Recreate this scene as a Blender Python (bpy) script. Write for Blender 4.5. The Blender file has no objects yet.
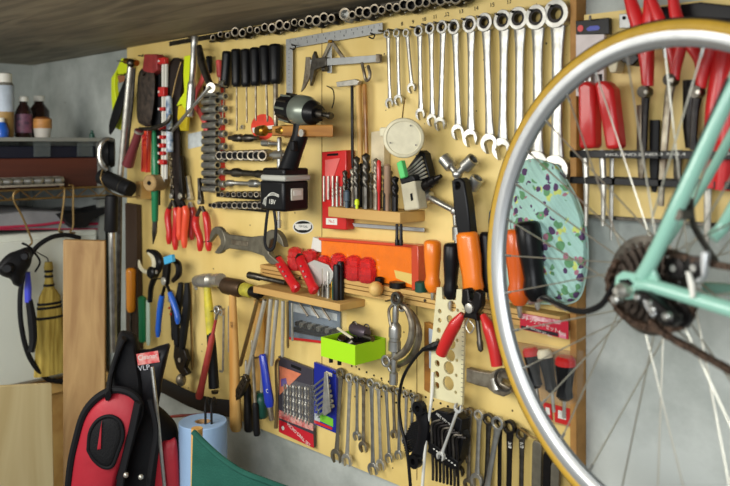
import bpy, bmesh, math, random
from mathutils import Vector, Matrix
random.seed(7)
PI = math.pi
SC = bpy.context.scene
COL = SC.collection
# ------------------------------------------------------------------ place
FPX, D, CZ, HY, CX = 800.0, 1.2, 1.5, 144.0, 365.0      # lens, distance to the board, eye height
def depth(px, d=0.0):
    return (D - d) / (0.7071068 * (1 + (px - CX) / FPX))
def Q(px, py, Z):                                         # point at a known distance from the eye
    t = (px - CX) / FPX
    return Vector((Z * 0.7071068 * (t - 1), -D + Z * 0.7071068 * (1 + t), CZ - (py - HY) / FPX * Z))
def P(px, py, d=0.0):                                     # point d metres in front of the board
    return Q(px, py, depth(px, d))
def HH(px, h): return h * depth(px) / FPX
def WW(px, w): return w * 2 * D / (1 + (px - CX) / FPX) ** 2 / FPX
# ------------------------------------------------------------------ materials
def lin(c): return tuple(((v / 255) / 12.92 if v / 255 <= .04045 else ((v / 255 + .055) / 1.055) ** 2.4) for v in c)
_m = {}
def mat(name, col, rough=.5, metal=0., noise=0., nscale=40., bump=0., bscale=200., trans=0., alpha=1., coat=0., col2=None, stretch=None, ior=1.45, wear=None):
    if name in _m: return _m[name]
    m = bpy.data.materials.new(name); m.use_nodes = True
    nt = m.node_tree; N = nt.nodes; Lk = nt.links
    b = N['Principled BSDF']
    c = lin(col)
    b.inputs['Base Color'].default_value = (*c, 1)
    b.inputs['Roughness'].default_value = rough
    b.inputs['Metallic'].default_value = metal
    b.inputs['IOR'].default_value = ior
    if max(col) < 50 and not metal: b.inputs['Specular IOR Level'].default_value = .3
    if trans: b.inputs['Transmission Weight'].default_value = trans
    if alpha < 1: b.inputs['Alpha'].default_value = alpha
    if coat: b.inputs['Coat Weight'].default_value = coat; b.inputs['Coat Roughness'].default_value = .15
    if noise or bump:
        tc = N.new('ShaderNodeTexCoord'); mp = N.new('ShaderNodeMapping')
        Lk.new(tc.outputs['Object'], mp.inputs[0])
        if stretch: mp.inputs['Scale'].default_value = stretch
    if noise:
        n = N.new('ShaderNodeTexNoise'); n.inputs['Scale'].default_value = nscale; n.inputs['Detail'].default_value = 5
        Lk.new(mp.outputs[0], n.inputs['Vector'])
        r = N.new('ShaderNodeValToRGB')
        c2 = lin(col2) if col2 else tuple(v * (1 - noise) for v in c)
        r.color_ramp.elements[0].position = .35; r.color_ramp.elements[1].position = .65
        r.color_ramp.elements[0].color = (*c2, 1); r.color_ramp.elements[1].color = (*c, 1)
        Lk.new(n.outputs['Fac'], r.inputs[0]); Lk.new(r.outputs[0], b.inputs['Base Color'])
        rr = N.new('ShaderNodeMapRange'); rr.inputs['To Min'].default_value = min(1, rough * 1.35); rr.inputs['To Max'].default_value = rough * .8
        Lk.new(n.outputs['Fac'], rr.inputs[0]); Lk.new(rr.outputs[0], b.inputs['Roughness'])
    if bump:
        n2 = N.new('ShaderNodeTexNoise'); n2.inputs['Scale'].default_value = bscale; n2.inputs['Detail'].default_value = 4
        Lk.new(mp.outputs[0], n2.inputs['Vector'])
        bp = N.new('ShaderNodeBump'); bp.inputs['Strength'].default_value = bump; bp.inputs['Distance'].default_value = .002
        Lk.new(n2.outputs['Fac'], bp.inputs['Height']); Lk.new(bp.outputs[0], b.inputs['Normal'])
    _m[name] = m
    return m
CHROME = mat('polished_chrome', (196, 195, 188), .32, .9, .35, 45)
STEEL = mat('satin_steel', (204, 200, 188), .36, .75, .3, 70)
DSTEEL = mat('dark_steel', (105, 100, 92), .38, 1, .5, 60)
OLDSTEEL = mat('worn_steel', (158, 150, 132), .4, .75, .5, 50, col2=(112, 100, 84))
GREYIRON = mat('grey_forged_iron', (128, 122, 106), .45, .7, .3, 60)
BLACK = mat('black_plastic', (16, 16, 18), .36, 0)
RUBBER = mat('black_rubber', (18, 18, 20), .55)
BLACKOX = mat('black_oxide_steel', (40, 37, 36), .32, .7, .3, 90)
HOLE = mat('dark_bore', (8, 8, 8), .8)
RED = mat('red_plastic', (198, 36, 34), .35, coat=.3)
DRED = mat('dark_red_plastic', (150, 28, 30), .35, coat=.3)
PINKRED = mat('faded_red_plastic', (214, 84, 78), .4, noise=.2)
ORANGE = mat('orange_plastic', (240, 124, 22), .35, coat=.4)
ORANGERED = mat('orange_red_plastic', (232, 82, 50), .4, coat=.3)
FLUO = mat('fluorescent_yellow_plastic', (214, 230, 30), .45)
YEL = mat('yellow_grip', (222, 206, 50), .5, noise=.3, col2=(180, 170, 70))
LIME = mat('lime_green_plastic', (166, 222, 24), .45)
BLUE = mat('blue_plastic', (34, 92, 190), .35, coat=.3)
DBLUE = mat('deep_blue_plastic', (26, 48, 160), .3, coat=.4)
CYAN = mat('light_blue_tape', (70, 170, 215), .5)
GREEN = mat('green_plastic', (20, 120, 74), .4, coat=.2)
DGREEN = mat('dark_green_plastic', (18, 70, 56), .4)
WHITE = mat('white_plastic', (226, 224, 212), .45)
CREAM = mat('cream_plastic', (226, 218, 186), .5, noise=.12, nscale=60)
BEIGE = mat('beige_plastic', (222, 214, 172), .5, noise=.1)
WOOD = mat('pale_wood', (214, 180, 118), .6, noise=.25, nscale=14, stretch=(1, 1, .12), bump=.15, col2=(186, 146, 88))
WOODH = mat('shelf_wood', (206, 168, 100), .6, noise=.25, nscale=14, stretch=(.12, 1, 1), bump=.15, col2=(180, 136, 74))
HANDLEWOOD = mat('handle_wood', (218, 180, 108), .5, noise=.25, nscale=30, stretch=(1, 1, .1), col2=(184, 128, 58))
BROWNWOOD = mat('brown_varnished_wood', (182, 126, 54), .4, noise=.35, nscale=30, stretch=(.1, 1, 1), col2=(132, 84, 34), coat=.3)
REDWOOD = mat('reddish_brown_wood', (88, 44, 32), .5, noise=.3, nscale=16, stretch=(1, .1, 1), col2=(60, 30, 22))
BRASS = mat('brass', (196, 150, 60), .3, 1, .3, 60)
BRONZE = mat('brassy_wire', (168, 140, 92), .35, .9, .2)
LEATHER = mat('worn_dark_leather', (72, 60, 50), .6, noise=.5, nscale=60, bump=.5, bscale=160, col2=(36, 30, 26))
TAPEW = mat('white_paper', (222, 220, 210), .7)
INK = mat('black_ink', (20, 20, 20), .6)
CLEAR = mat('clear_plastic', (235, 238, 235), .2, alpha=.045)
# ------------------------------------------------------------------ mesh builder
class MB:
    def __init__(s, M=None):
        s.bm = bmesh.new(); s.M = M or Matrix.Identity(4)
    def v(s, co): return s.bm.verts.new(s.M @ Vector(co))
    def f(s, vs):
        try: return s.bm.faces.new(vs)
        except ValueError: return None
    def loft(s, rings, cap=True, closed=False):
        R = [[s.v(c) for c in r] for r in rings]; n = len(R[0])
        k = len(R)
        for i in range(k if closed else k - 1):
            a, b = R[i], R[(i + 1) % k]
            for j in range(n): s.f([a[j], a[(j + 1) % n], b[(j + 1) % n], b[j]])
        if cap and not closed: s.f(R[0][::-1]); s.f(R[-1])
        return s
    def lathe(s, prof, o=(0, 0, 0), ax=(0, 0, -1), seg=14, sx=1., sy=1., cap=True, closed=False, ref=None):
        ax = Vector(ax).normalized(); o = Vector(o)
        r0 = Vector(ref) if ref else (Vector((1, 0, 0)) if abs(ax.x) < .9 else Vector((0, 0, 1)))
        u = (r0 - ax * r0.dot(ax)).normalized(); w = ax.cross(u)
        rings = [[o + ax * t + u * (math.cos(2 * PI * j / seg) * max(r, 1e-5) * sx) + w * (math.sin(2 * PI * j / seg) * max(r, 1e-5) * sy) for j in range(seg)] for t, r in prof]
        return s.loft(rings, cap, closed)
    def tube(s, pts, r, seg=8, closed=False, flat=1.):
        pts = [Vector(p) for p in pts]; n = len(pts)
        rs = r if isinstance(r, (list, tuple)) else [r] * n
        rings = []; pu = None
        for i, p in enumerate(pts):
            if closed: t = pts[(i + 1) % n] - pts[i - 1]
            else: t = pts[min(i + 1, n - 1)] - pts[max(i - 1, 0)]
            t.normalize()
            if pu is None:
                a = Vector((0, 1, 0)) if abs(t.y) < .9 else Vector((1, 0, 0))
                u = (a - t * a.dot(t)).normalized()
            else:
                u = pu - t * pu.dot(t); u.normalize()
            pu = u; w = t.cross(u)
            rings.append([p + u * (math.cos(2 * PI * j / seg) * rs[i] * flat) + w * (math.sin(2 * PI * j / seg) * rs[i]) for j in range(seg)])
        return s.loft(rings, True, closed)
    def box(s, c, e, rot=None):
        c = Vector(c); h = [x / 2 for x in e]
        vs = []
        for i in (-1, 1):
            for j in (-1, 1):
                for k in (-1, 1):
                    q = Vector((i * h[0], j * h[1], k * h[2]))
                    if rot: q = rot @ q
                    vs.append(s.v(c + q))
        for a in ((0, 1, 3, 2), (4, 6, 7, 5), (0, 4, 5, 1), (2, 3, 7, 6), (0, 2, 6, 4), (1, 5, 7, 3)): s.f([vs[i] for i in a])
        return s
    def hexa(s, p):       # eight corners: bottom four, top four (same order)
        vs = [s.v(q) for q in p]
        for a in ((0, 3, 2, 1), (4, 5, 6, 7), (0, 1, 5, 4), (1, 2, 6, 5), (2, 3, 7, 6), (3, 0, 4, 7)): s.f([vs[i] for i in a])
        return s
    def prism(s, out, y0, y1, dx=0, dz=0):       # outline in x,z, thickness along y
        a = [s.v((x, y0, z)) for x, z in out]; b = [s.v((x + dx, y1, z + dz)) for x, z in out]; n = len(a)
        s.f(a); s.f(b[::-1])
        for i in range(n): s.f([a[i], b[i], b[(i + 1) % n], a[(i + 1) % n]])
        return s
    def ring(s, cx, cz, ro, ri, y0, y1, seg=20, sq=1., hexin=False):
        vo = []
        for yy in (y0, y1):
            o = [s.v((cx + math.cos(2 * PI * j / seg) * ro, yy, cz + sq * math.sin(2 * PI * j / seg) * ro)) for j in range(seg)]
            i = [s.v((cx + math.cos(2 * PI * j / seg) * ri, yy, cz + sq * math.sin(2 * PI * j / seg) * ri)) for j in range(seg)]
            vo.append((o, i))
        (o0, i0), (o1, i1) = vo
        for j in range(seg):
            k = (j + 1) % seg
            s.f([o0[j], o0[k], i0[k], i0[j]]); s.f([o1[k], o1[j], i1[j], i1[k]])
            s.f([o0[k], o0[j], o1[j], o1[k]]); s.f([i0[j], i0[k], i1[k], i1[j]])
        return s
    def plate(s, out, holes, y0, y1):          # outline with holes, holes = (x, z, r)
        for yy in (y0, y1):
            es = []
            loops = [out] + [[(x + math.cos(2 * PI * j / 14) * r, z + math.sin(2 * PI * j / 14) * r) for j in range(14)] for x, z, r in holes]
            ll = []
            for lp in loops:
                vs = [s.v((x, yy, z)) for x, z in lp]
                es += [s.bm.edges.new((vs[i], vs[(i + 1) % len(vs)])) for i in range(len(vs))]
                ll.append(vs)
            bmesh.ops.triangle_fill(s.bm, edges=es, use_beauty=True)
            if yy == y0: first = ll
        for A, B in zip(first, ll):
            for i in range(len(A)):
                k = (i + 1) % len(A); s.f([A[i], A[k], B[k], B[i]])
        return s
    def ball(s, c, r, sx=1, sy=1, sz=1, seg=14):
        k = 8
        return s.lathe([(-r * math.cos(PI * i / k), r * math.sin(PI * i / k)) for i in range(k + 1)], c, (0, 0, 1), seg, sx, sy) if sz == 1 else \
            s.lathe([(-r * sz * math.cos(PI * i / k), r * math.sin(PI * i / k)) for i in range(k + 1)], c, (0, 0, 1), seg, sx, sy)
    def build(s, name, m, parent=None, loc=None, bev=0., ang=35, seg=2):
        if parent is not None: off = Vector(parent.get('_o', (0, 0, 0)))
        else: off = Vector(loc) if loc is not None else Vector((0, 0, 0))
        for q in s.bm.verts: q.co -= off
        bmesh.ops.recalc_face_normals(s.bm, faces=s.bm.faces[:])
        me = bpy.data.meshes.new(name); s.bm.to_mesh(me); s.bm.free()
        for p in me.polygons: p.use_smooth = True
        me.set_sharp_from_angle(angle=math.radians(ang))
        me.materials.append(m)
        o = bpy.data.objects.new(name, me); COL.objects.link(o)
        if parent is not None: o.parent = parent
        else: o.location = off
        ROOT[o.name] = off
        if bev:
            b = o.modifiers.new('edge', 'BEVEL'); b.width = bev; b.segments = seg; b.limit_method = 'ANGLE'; b.angle_limit = math.radians(40)
        o['_o'] = tuple(off)
        return o
ROOT = {}
def thing(name, loc, label, cat, group=None):
    o = bpy.data.objects.new(name, None); COL.objects.link(o); o.location = loc; o.empty_display_size = .02
    o['_o'] = tuple(loc); return tag(o, label, cat, group)
def tag(o, label=None, cat=None, group=None, kind=None):
    if label: o['label'] = label
    if cat: o['category'] = cat
    if group: o['group'] = group
    if kind: o['kind'] = kind
    return o
def T(top, bot, d=0., d2=None, roll=0.):
    a = P(*top, d); b = P(*bot, d if d2 is None else d2)
    z = (a - b).normalized(); y = Vector((0, 1, 0)); y = (y - z * y.dot(z)).normalized(); x = y.cross(z)
    M = Matrix(((x.x, y.x, z.x, a.x), (x.y, y.y, z.y, a.y), (x.z, y.z, z.z, a.z), (0, 0, 0, 1)))
    if roll: M = M @ Matrix.Rotation(roll, 4, 'Z')
    return M, (a - b).length
def pp(pts, d): return [(lambda q: (q.x, q.z))(P(x, y, d)) for x, y in pts]
def pxprism(name, m, pts, d0, d1, parent=None, loc=None, bev=.001):   # a flat-faced solid parallel to the board
    b = MB(); b.prism(pp(pts, d1), -d1, -d0)
    return b.build(name, m, parent, P(*pts[0], d0) if parent is None and loc is None else loc, bev)
def smooth(pts, n=6):
    if len(pts) < 3: return [Vector(p) for p in pts]
    q = [Vector(p) for p in pts]; q = [q[0] * 2 - q[1]] + q + [q[-1] * 2 - q[-2]]; out = []
    for i in range(1, len(q) - 2):
        for k in range(n):
            t = k / n; a, b, c, d = q[i - 1], q[i], q[i + 1], q[i + 2]
            out.append(.5 * ((2 * b) + (c - a) * t + (2 * a - 5 * b + 4 * c - d) * t * t + (3 * b - a - 3 * c + d) * t ** 3))
    out.append(q[-2]); return out
def lerpr(rs, n):
    out = []
    for i in range(n):
        t = i / (n - 1) * (len(rs) - 1); k = min(int(t), len(rs) - 2); out.append(rs[k] + (rs[k + 1] - rs[k]) * (t - k))
    return out
def pxtube(name, m, pts, r, parent=None, seg=8, flat=1., n=6):       # pts = (px, py, d)
    w = smooth([P(*p) for p in pts], n)
    rs = lerpr(r, len(w)) if isinstance(r, (list, tuple)) else r
    b = MB(); b.tube(w, rs, seg, flat=flat)
    return b.build(name, m, parent, w[0] if parent is None else None)
def text(name, s, M, size, m, parent, align='CENTER', sx=1.):
    c = bpy.data.curves.new('lettering', 'FONT'); c.body = s; c.size = size; c.align_x = align; c.align_y = 'CENTER'; c.extrude = .0001
    o = bpy.data.objects.new('lettering', c); COL.objects.link(o)
    bpy.context.view_layer.update()
    me = bpy.data.meshes.new_from_object(o.evaluated_get(bpy.context.evaluated_depsgraph_get()))
    bpy.data.objects.remove(o); off = Vector(parent['_o'])
    for v in me.vertices: v.co = (M @ Vector((v.co.x * sx, -v.co.z, v.co.y))) - off
    me.materials.clear(); me.materials.append(m); me.name = name
    q = bpy.data.objects.new(name, me); COL.objects.link(q); q.parent = parent; q['_o'] = tuple(off); return q
def at(px, py, d, rot=0.):                                           # frame on the board, rot = degrees in the board plane
    return Matrix.Translation(P(px, py, d)) @ Matrix.Rotation(math.radians(rot), 4, 'Y')
ORD = ['first', 'second', 'third', 'fourth', 'fifth', 'sixth', 'seventh', 'eighth', 'ninth', 'tenth', 'eleventh', 'twelfth', 'thirteenth', 'fourteenth', 'fifteenth', 'sixteenth', 'seventeenth', 'eighteenth', 'nineteenth', 'twentieth', 'twenty-first', 'twenty-second', 'twenty-third', 'twenty-fourth', 'twenty-fifth', 'twenty-sixth', 'twenty-seventh', 'twenty-eighth', 'twenty-ninth', 'thirtieth', 'thirty-first', 'thirty-second', 'thirty-third', 'thirty-fourth', 'thirty-fifth']
# ------------------------------------------------------------------ tool builders
def arc(cx, cz, r, a0, a1, n): return [(cx + r * math.cos(math.radians(a0 + (a1 - a0) * i / n)), cz + r * math.sin(math.radians(a0 + (a1 - a0) * i / n))) for i in range(n + 1)]
def openend(mb, cz, r, y0, y1, tilt=15, jaw=.55):
    """C-shaped jaw head centred at z=cz, mouth pointing to -z (tilted)"""
    g = jaw * r; t = math.radians(-90 + tilt)
    ca, sa = math.cos(t), math.sin(t)
    def L(u, w): return (ca * u - sa * w, cz + sa * u + ca * w)      # u along the mouth, w across
    o = []
    for i in range(25):
        a = math.radians(38 + (360 - 76) * i / 24); o.append(L(r * math.cos(a) * 1.0, r * math.sin(a)))
    dep = -.35 * r
    o += [L(r * .92, -g), L(dep + .2 * r, -g), L(dep, -g * .5), L(dep, g * .5), L(dep + .2 * r, g), L(r * .92, g)]
    mb.prism(o, y0, y1)
def wrench(top, bot, r, name, label, group, m=None, d=.008, ratchet=False, tilt=15, r2=None, ends='ro', dark=None, flip=False):
    m = m or CHROME
    M, L = T(top, bot, d)
    r2 = r2 or r * 1.05
    b = MB(M); th = max(.0035, r * .28)
    w = r * .5
    def end(kind, z, s):
        if kind == 'r': b.ring(0, z, r, r * (.64 if ratchet else .6), -th * 1.3, th * 1.3 - .001, 20)
        else: openend(b, z, r2 * 1.05, -th, th, tilt if s < 0 else 180 + tilt)
    end(ends[0], 0, 1); end(ends[1], -L, -1)
    z0 = -r * .8; z1 = -L + r2 * .7
    n = 8; rings = []
    for i in range(n + 1):
        t = i / n; z = z0 + (z1 - z0) * t; ww = w * (1.25 if i in (0, n) else 1.0 if i in (1, n - 1) else .88)
        tt = th * .72
        rings.append([(-ww, 0, z), (-ww * .85, -tt * .6, z), (-ww * .35, -tt, z), (ww * .35, -tt, z), (ww * .85, -tt * .6, z), (ww, 0, z), (ww * .7, tt, z), (-ww * .7, tt, z)])
    b.loft(rings)
    if ratchet:
        root = thing(name, P(*top, d), label, 'wrench', group)
        b.build('wrench_body', m, root, bev=.0006)
        q = MB(M); q.ring(0, 0, r * .68, r * .42, -th * 1.1, th * 1.1, 24); q.build('ratchet_ring', BLACKOX, root)
        return root
    o = b.build(name, m, None, P(*top, d), bev=.0006)
    return tag(o, label, 'wrench', group)
def handle_prof(L, r, kind=0):
    if kind == 0: pr = [(0, .45), (.03, .8), (.1, .98), (.2, 1), (.45, .92), (.7, .95), (.82, .8), (.88, .62), (.95, .7), (1, .72)]
    elif kind == 1: pr = [(0, .55), (.02, .85), (.06, 1), (.3, 1.0), (.55, .86), (.72, .78), (.82, .95), (.92, .85), (1, .5)]
    else: pr = [(0, .6), (.03, .92), (.08, 1), (.85, .9), (.93, .9), (1, .6)]
    return [(t * L, k * r) for t, k in pr]
def screwdriver(top, mid, bot, r, label, group=None, hm=None, sm=None, sr=.0028, d=.02, kind=0, seg=10, name='screwdriver', ring=None, d2=None):
    M, L = T(top, bot, d, d2)
    Lh = (P(*top, d) - P(*mid, d)).length
    root = thing(name, P(*top, d), label, 'screwdriver', group)
    b = MB(M); b.lathe(handle_prof(Lh, r, kind), seg=seg); b.build('handle', hm or BLACK, root, ang=50)
    if ring:
        b = MB(M); b.lathe([(Lh * ring[1] - .002, r * 1.03), (Lh * ring[2], r * 1.03)]); b.build('cap_band', ring[0], root)
    s = MB(M); s.lathe([(Lh * .96, sr * 1.5), (Lh * 1.02, sr), (L - sr * 4, sr), (L - sr, sr * .8), (L, sr * .4)], seg=8); s.build('shaft', sm or STEEL, root)
    return root
def pliers(pivot, jaw, hl, hr, label, group=None, hm=None, name='pliers', jm=None, rh=.006, rj=.007, d=.02, jaww=.6, spread=1., mids=None, jr=.0035):
    """pivot, jaw tip, left handle end, right handle end in photo points"""
    jm = jm or DSTEEL
    root = thing(name, P(*pivot, d), label, 'pliers', group)
    M, L = T(jaw, pivot, d)
    for sgn, nm in ((-1, 'jaw'), (1, 'jaw')):
        b = MB(M)
        o = [(sgn * .0006, 0), (sgn * jr, 0), (sgn * rj * jaww, -L * .45), (sgn * rj, -L * .85), (sgn * rj * .8, -L - rj * .8), (sgn * .0006, -L - rj * .5)]
        b.prism(o if sgn > 0 else o[::-1], -.005, .005); b.build(nm, jm, root, bev=.0008)
    b = MB(M); b.lathe([(-.008, rj * .8), (-.0075, rj * .85), (.0075, rj * .85), (.008, rj * .8)], (0, 0, -L), (0, 1, 0)); b.lathe([(-.0095, rj * .4), (.0085, rj * .4)], (0, 0, -L), (0, 1, 0)); b.build('pivot', STEEL, root)
    for i, h in enumerate((hl, hr)):
        mx = (pivot[0] * .62 + h[0] * .38); my = (pivot[1] * .62 + h[1] * .38)
        bow = (h[0] - pivot[0]) * .28 * spread
        q0 = (pivot[0] + (h[0] - pivot[0]) * .12, pivot[1] + (h[1] - pivot[1]) * .1, d)
        if mids: mm = mids[i]
        else: mm = (mx + bow, my)
        w = smooth([P(*q0), P(mm[0], mm[1], d), P(pivot[0] * .25 + h[0] * .75 + bow * .6, pivot[1] * .25 + h[1] * .75, d), P(*h, d)], 5)
        k = 3
        b = MB(); b.tube(w[:k + 2], rh * .6, 8); b.build('tang', jm, root)
        b = MB(); b.tube(w[k:], lerpr([rh * .85, rh * 1.05, rh, rh * .9, rh * 1.0, rh * .55], len(w[k:])), 10, flat=1.15); b.build('grip', hm or RED, root, ang=60)
    return root
def socket(c, ax, r, L, m, hexr=None, seg=16):
    """MB content for one hollow socket from point c along ax"""
    b = MB(); ax = Vector(ax).normalized()
    b.lathe([(.4 * L, 1e-4), (.4 * L, .56 * r), (0, .6 * r), (0, .84 * r), (.03 * L, .88 * r), (.42 * L, .88 * r), (.5 * L, r), (.95 * L, r), (L, .95 * r), (L, .66 * r), (.5 * L, .62 * r), (.5 * L, 1e-4)], c, ax, seg, cap=False)
    return b

def puff(name, m, pts, fn, thick, parent=None, steps=((0, .9), (.3, 1), (.65, .96), (.88, .84), (1, .6)), sm=4, loc=None, bev=0):
    v = [Vector((x, y, 0)) for x, y in pts]
    if sm > 1:
        n = len(v); out = []
        for i in range(n):
            a, b_, c, d_ = v[i - 1], v[i], v[(i + 1) % n], v[(i + 2) % n]
            for k in range(sm):
                t = k / sm; out.append(.5 * ((2 * b_) + (c - a) * t + (2 * a - 5 * b_ + 4 * c - d_) * t * t + (3 * b_ - a - 3 * c + d_) * t ** 3))
        v = out
    ce = sum(v, Vector((0, 0, 0))) / len(v)
    b = MB(); b.loft([[fn(*(ce + (q - ce) * s)[:2], o * thick) for q in v] for o, s in steps])
    return b.build(name, m, parent, fn(*pts[0], 0) if parent is None and loc is None else loc, bev, ang=50)
def wf(d): return lambda x, y, o: P(x, y, d + o)
def qf(Z): return lambda x, y, o: Q(x, y, Z - o)
def LX(px, py, x0):
    t = (px - CX) / FPX; return Q(px, py, x0 / (.7071068 * (t - 1)))
# ================================================================== the setting
def concrete(name, c1, c2, form=True):
    m = bpy.data.materials.new(name); m.use_nodes = True; nt = m.node_tree; N = nt.nodes; L = nt.links; b = N['Principled BSDF']
    b.inputs['Roughness'].default_value = .8
    tc = N.new('ShaderNodeTexCoord')
    n1 = N.new('ShaderNodeTexNoise'); n1.inputs['Scale'].default_value = 3.2; n1.inputs['Detail'].default_value = 8; n1.inputs['Roughness'].default_value = .62
    n2 = N.new('ShaderNodeTexNoise'); n2.inputs['Scale'].default_value = 60; n2.inputs['Detail'].default_value = 4
    for n in (n1, n2): L.new(tc.outputs['Object'], n.inputs['Vector'])
    r = N.new('ShaderNodeValToRGB'); r.color_ramp.elements[0].position = .38; r.color_ramp.elements[1].position = .62
    r.color_ramp.elements[0].color = (*lin(c2), 1); r.color_ramp.elements[1].color = (*lin(c1), 1)
    L.new(n1.outputs['Fac'], r.inputs[0])
    vo = N.new('ShaderNodeTexVoronoi'); vo.inputs['Scale'].default_value = 26; L.new(tc.outputs['Object'], vo.inputs['Vector'])
    cp = N.new('ShaderNodeMath'); cp.operation = 'LESS_THAN'; cp.inputs[1].default_value = .055; L.new(vo.outputs['Distance'], cp.inputs[0])
    n3 = N.new('ShaderNodeTexNoise'); n3.inputs['Scale'].default_value = 9; L.new(tc.outputs['Object'], n3.inputs['Vector'])
    g = N.new('ShaderNodeMath'); g.operation = 'GREATER_THAN'; g.inputs[1].default_value = .58; L.new(n3.outputs['Fac'], g.inputs[0])
    mu = N.new('ShaderNodeMath'); mu.operation = 'MULTIPLY'; L.new(cp.outputs[0], mu.inputs[0]); L.new(g.outputs[0], mu.inputs[1])
    mx = N.new('ShaderNodeMix'); mx.data_type = 'RGBA'; L.new(mu.outputs[0], mx.inputs['Factor']); L.new(r.outputs[0], mx.inputs[6]); mx.inputs[7].default_value = (*lin((70, 70, 64)), 1)
    L.new(mx.outputs[2], b.inputs['Base Color'])
    bp = N.new('ShaderNodeBump'); bp.inputs['Strength'].default_value = .25; bp.inputs['Distance'].default_value = .004
    L.new(n2.outputs['Fac'], bp.inputs['Height']); L.new(bp.outputs[0], b.inputs['Normal'])
    return m
CONC = concrete('grey_concrete', (196, 201, 195), (150, 156, 150))
def plywood(name, c1, c2, stretch, sc=9):
    m = bpy.data.materials.new(name); m.use_nodes = True; nt = m.node_tree; N = nt.nodes; L = nt.links; b = N['Principled BSDF']
    b.inputs['Roughness'].default_value = .65
    tc = N.new('ShaderNodeTexCoord'); mp = N.new('ShaderNodeMapping'); mp.inputs['Scale'].default_value = stretch; L.new(tc.outputs['Object'], mp.inputs[0])
    n1 = N.new('ShaderNodeTexNoise'); n1.inputs['Scale'].default_value = sc; n1.inputs['Detail'].default_value = 8; n1.inputs['Distortion'].default_value = 1.2
    L.new(mp.outputs[0], n1.inputs['Vector'])
    r = N.new('ShaderNodeValToRGB'); r.color_ramp.elements[0].position = .35; r.color_ramp.elements[1].position = .65
    r.color_ramp.elements[0].color = (*lin(c2), 1); r.color_ramp.elements[1].color = (*lin(c1), 1)
    L.new(n1.outputs['Fac'], r.inputs[0]); L.new(r.outputs[0], b.inputs['Base Color'])
    bp = N.new('ShaderNodeBump'); bp.inputs['Strength'].default_value = .2; bp.inputs['Distance'].default_value = .002
    L.new(n1.outputs['Fac'], bp.inputs['Height']); L.new(bp.outputs[0], b.inputs['Normal'])
    return m
def struct(name, c, e, m):
    b = MB(); b.box(c, e); o = b.build(name, m, None, c); o['kind'] = 'structure'; return o
CEIL_Z = 1.79
struct('wall_back', (-1.0, .12, .895), (4.2, .2, 1.95), CONC)
struct('wall_left', (-3.055, -1.2, .895), (.2, 2.8, 1.95), CONC)
struct('floor', (-1.0, -1.3, -.05), (4.2, 2.95, .1), concrete('floor_concrete', (130, 130, 124), (100, 100, 96)))
struct('ceiling', (-1.0, -.55, CEIL_Z + .02), (4.2, 1.2, .04), plywood('ceiling_plywood', (158, 146, 122), (112, 104, 88), (.5, 3.2, 1), 5))
# main board: cream painted plywood, with a field of peg holes and small screw holes
def board_material(name, holes):
    m = bpy.data.materials.new(name); m.use_nodes = True; nt = m.node_tree; N = nt.nodes; L = nt.links; b = N['Principled BSDF']
    b.inputs['Roughness'].default_value = .5
    tc = N.new('ShaderNodeTexCoord')
    n1 = N.new('ShaderNodeTexNoise'); n1.inputs['Scale'].default_value = 7; n1.inputs['Detail'].default_value = 7
    mp = N.new('ShaderNodeMapping'); mp.inputs['Scale'].default_value = (1, 1, .5); L.new(tc.outputs['Object'], mp.inputs[0]); L.new(mp.outputs[0], n1.inputs['Vector'])
    r = N.new('ShaderNodeValToRGB'); r.color_ramp.elements[0].position = .3; r.color_ramp.elements[1].position = .7
    r.color_ramp.elements[0].color = (*lin((214, 184, 106)), 1); r.color_ramp.elements[1].color = (*lin((235, 209, 136)), 1)
    L.new(n1.outputs['Fac'], r.inputs[0])
    vo = N.new('ShaderNodeTexVoronoi'); vo.inputs['Scale'].default_value = 30; L.new(tc.outputs['Object'], vo.inputs['Vector'])
    cp = N.new('ShaderNodeMath'); cp.operation = 'LESS_THAN'; cp.inputs[1].default_value = .06; L.new(vo.outputs['Distance'], cp.inputs[0])
    mx = N.new('ShaderNodeMix'); mx.data_type = 'RGBA'; L.new(cp.outputs[0], mx.inputs['Factor']); L.new(r.outputs[0], mx.inputs[6]); mx.inputs[7].default_value = (*lin((60, 44, 24)), 1)
    L.new(mx.outputs[2], b.inputs['Base Color'])
    bp = N.new('ShaderNodeBump'); bp.inputs['Strength'].default_value = .12; bp.inputs['Distance'].default_value = .003
    L.new(n1.outputs['Fac'], bp.inputs['Height']); L.new(bp.outputs[0], b.inputs['Normal'])
    return m
BOARD = board_material('cream_painted_board', True)
BEDGE = mat('raw_board_edge', (176, 128, 66), .6, noise=.2)
xl = P(127, 46).x; xr = P(574, 0).x
zt = P(127, 46).z; zb = P(243, 421.5).z
bt = thing('tool_board', ((xl + xr) / 2, 0, zb), 'large cream painted plywood board covering the concrete wall, hung full of tools', 'tool board')
b = MB(); b.box(((xl + xr) / 2, .009, (zt + zb) / 2), (xr - xl, .018, zt - zb)); board = b.build('panel', BOARD, bt)
b = MB(); b.box((xr + .006, .003, (zt + zb) / 2), (.012, .032, zt - zb)); b.build('edge_strip', BEDGE, bt, bev=.001)
for (a, c) in (((322, 20), (322, 420)), ((417, 290), (417, 480))):   # butt joints of the sheets
    q0, q1 = P(*a), P(*c); b = MB(); b.box((q0.x, -.0002, (q0.z + q1.z) / 2), (.0016, .0012, q0.z - q1.z)); b.build('sheet_joint', mat('joint_shadow_gap', (120, 92, 50), .8), bt)
PEG = 0
for j in range(3):
    for i in range(14):
        x, y = 352 + i * 7.4, 366 + i * 3.1 + j * 9 * 1.0
        if j == 2 and i % 2: continue
        q = P(x, y); b = MB(); b.lathe([(0, .0022), (.0012, .0022)], (q.x, -.0014, q.z), (0, 1, 0), 8); b.build('peg_hole', HOLE, bt)
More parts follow.
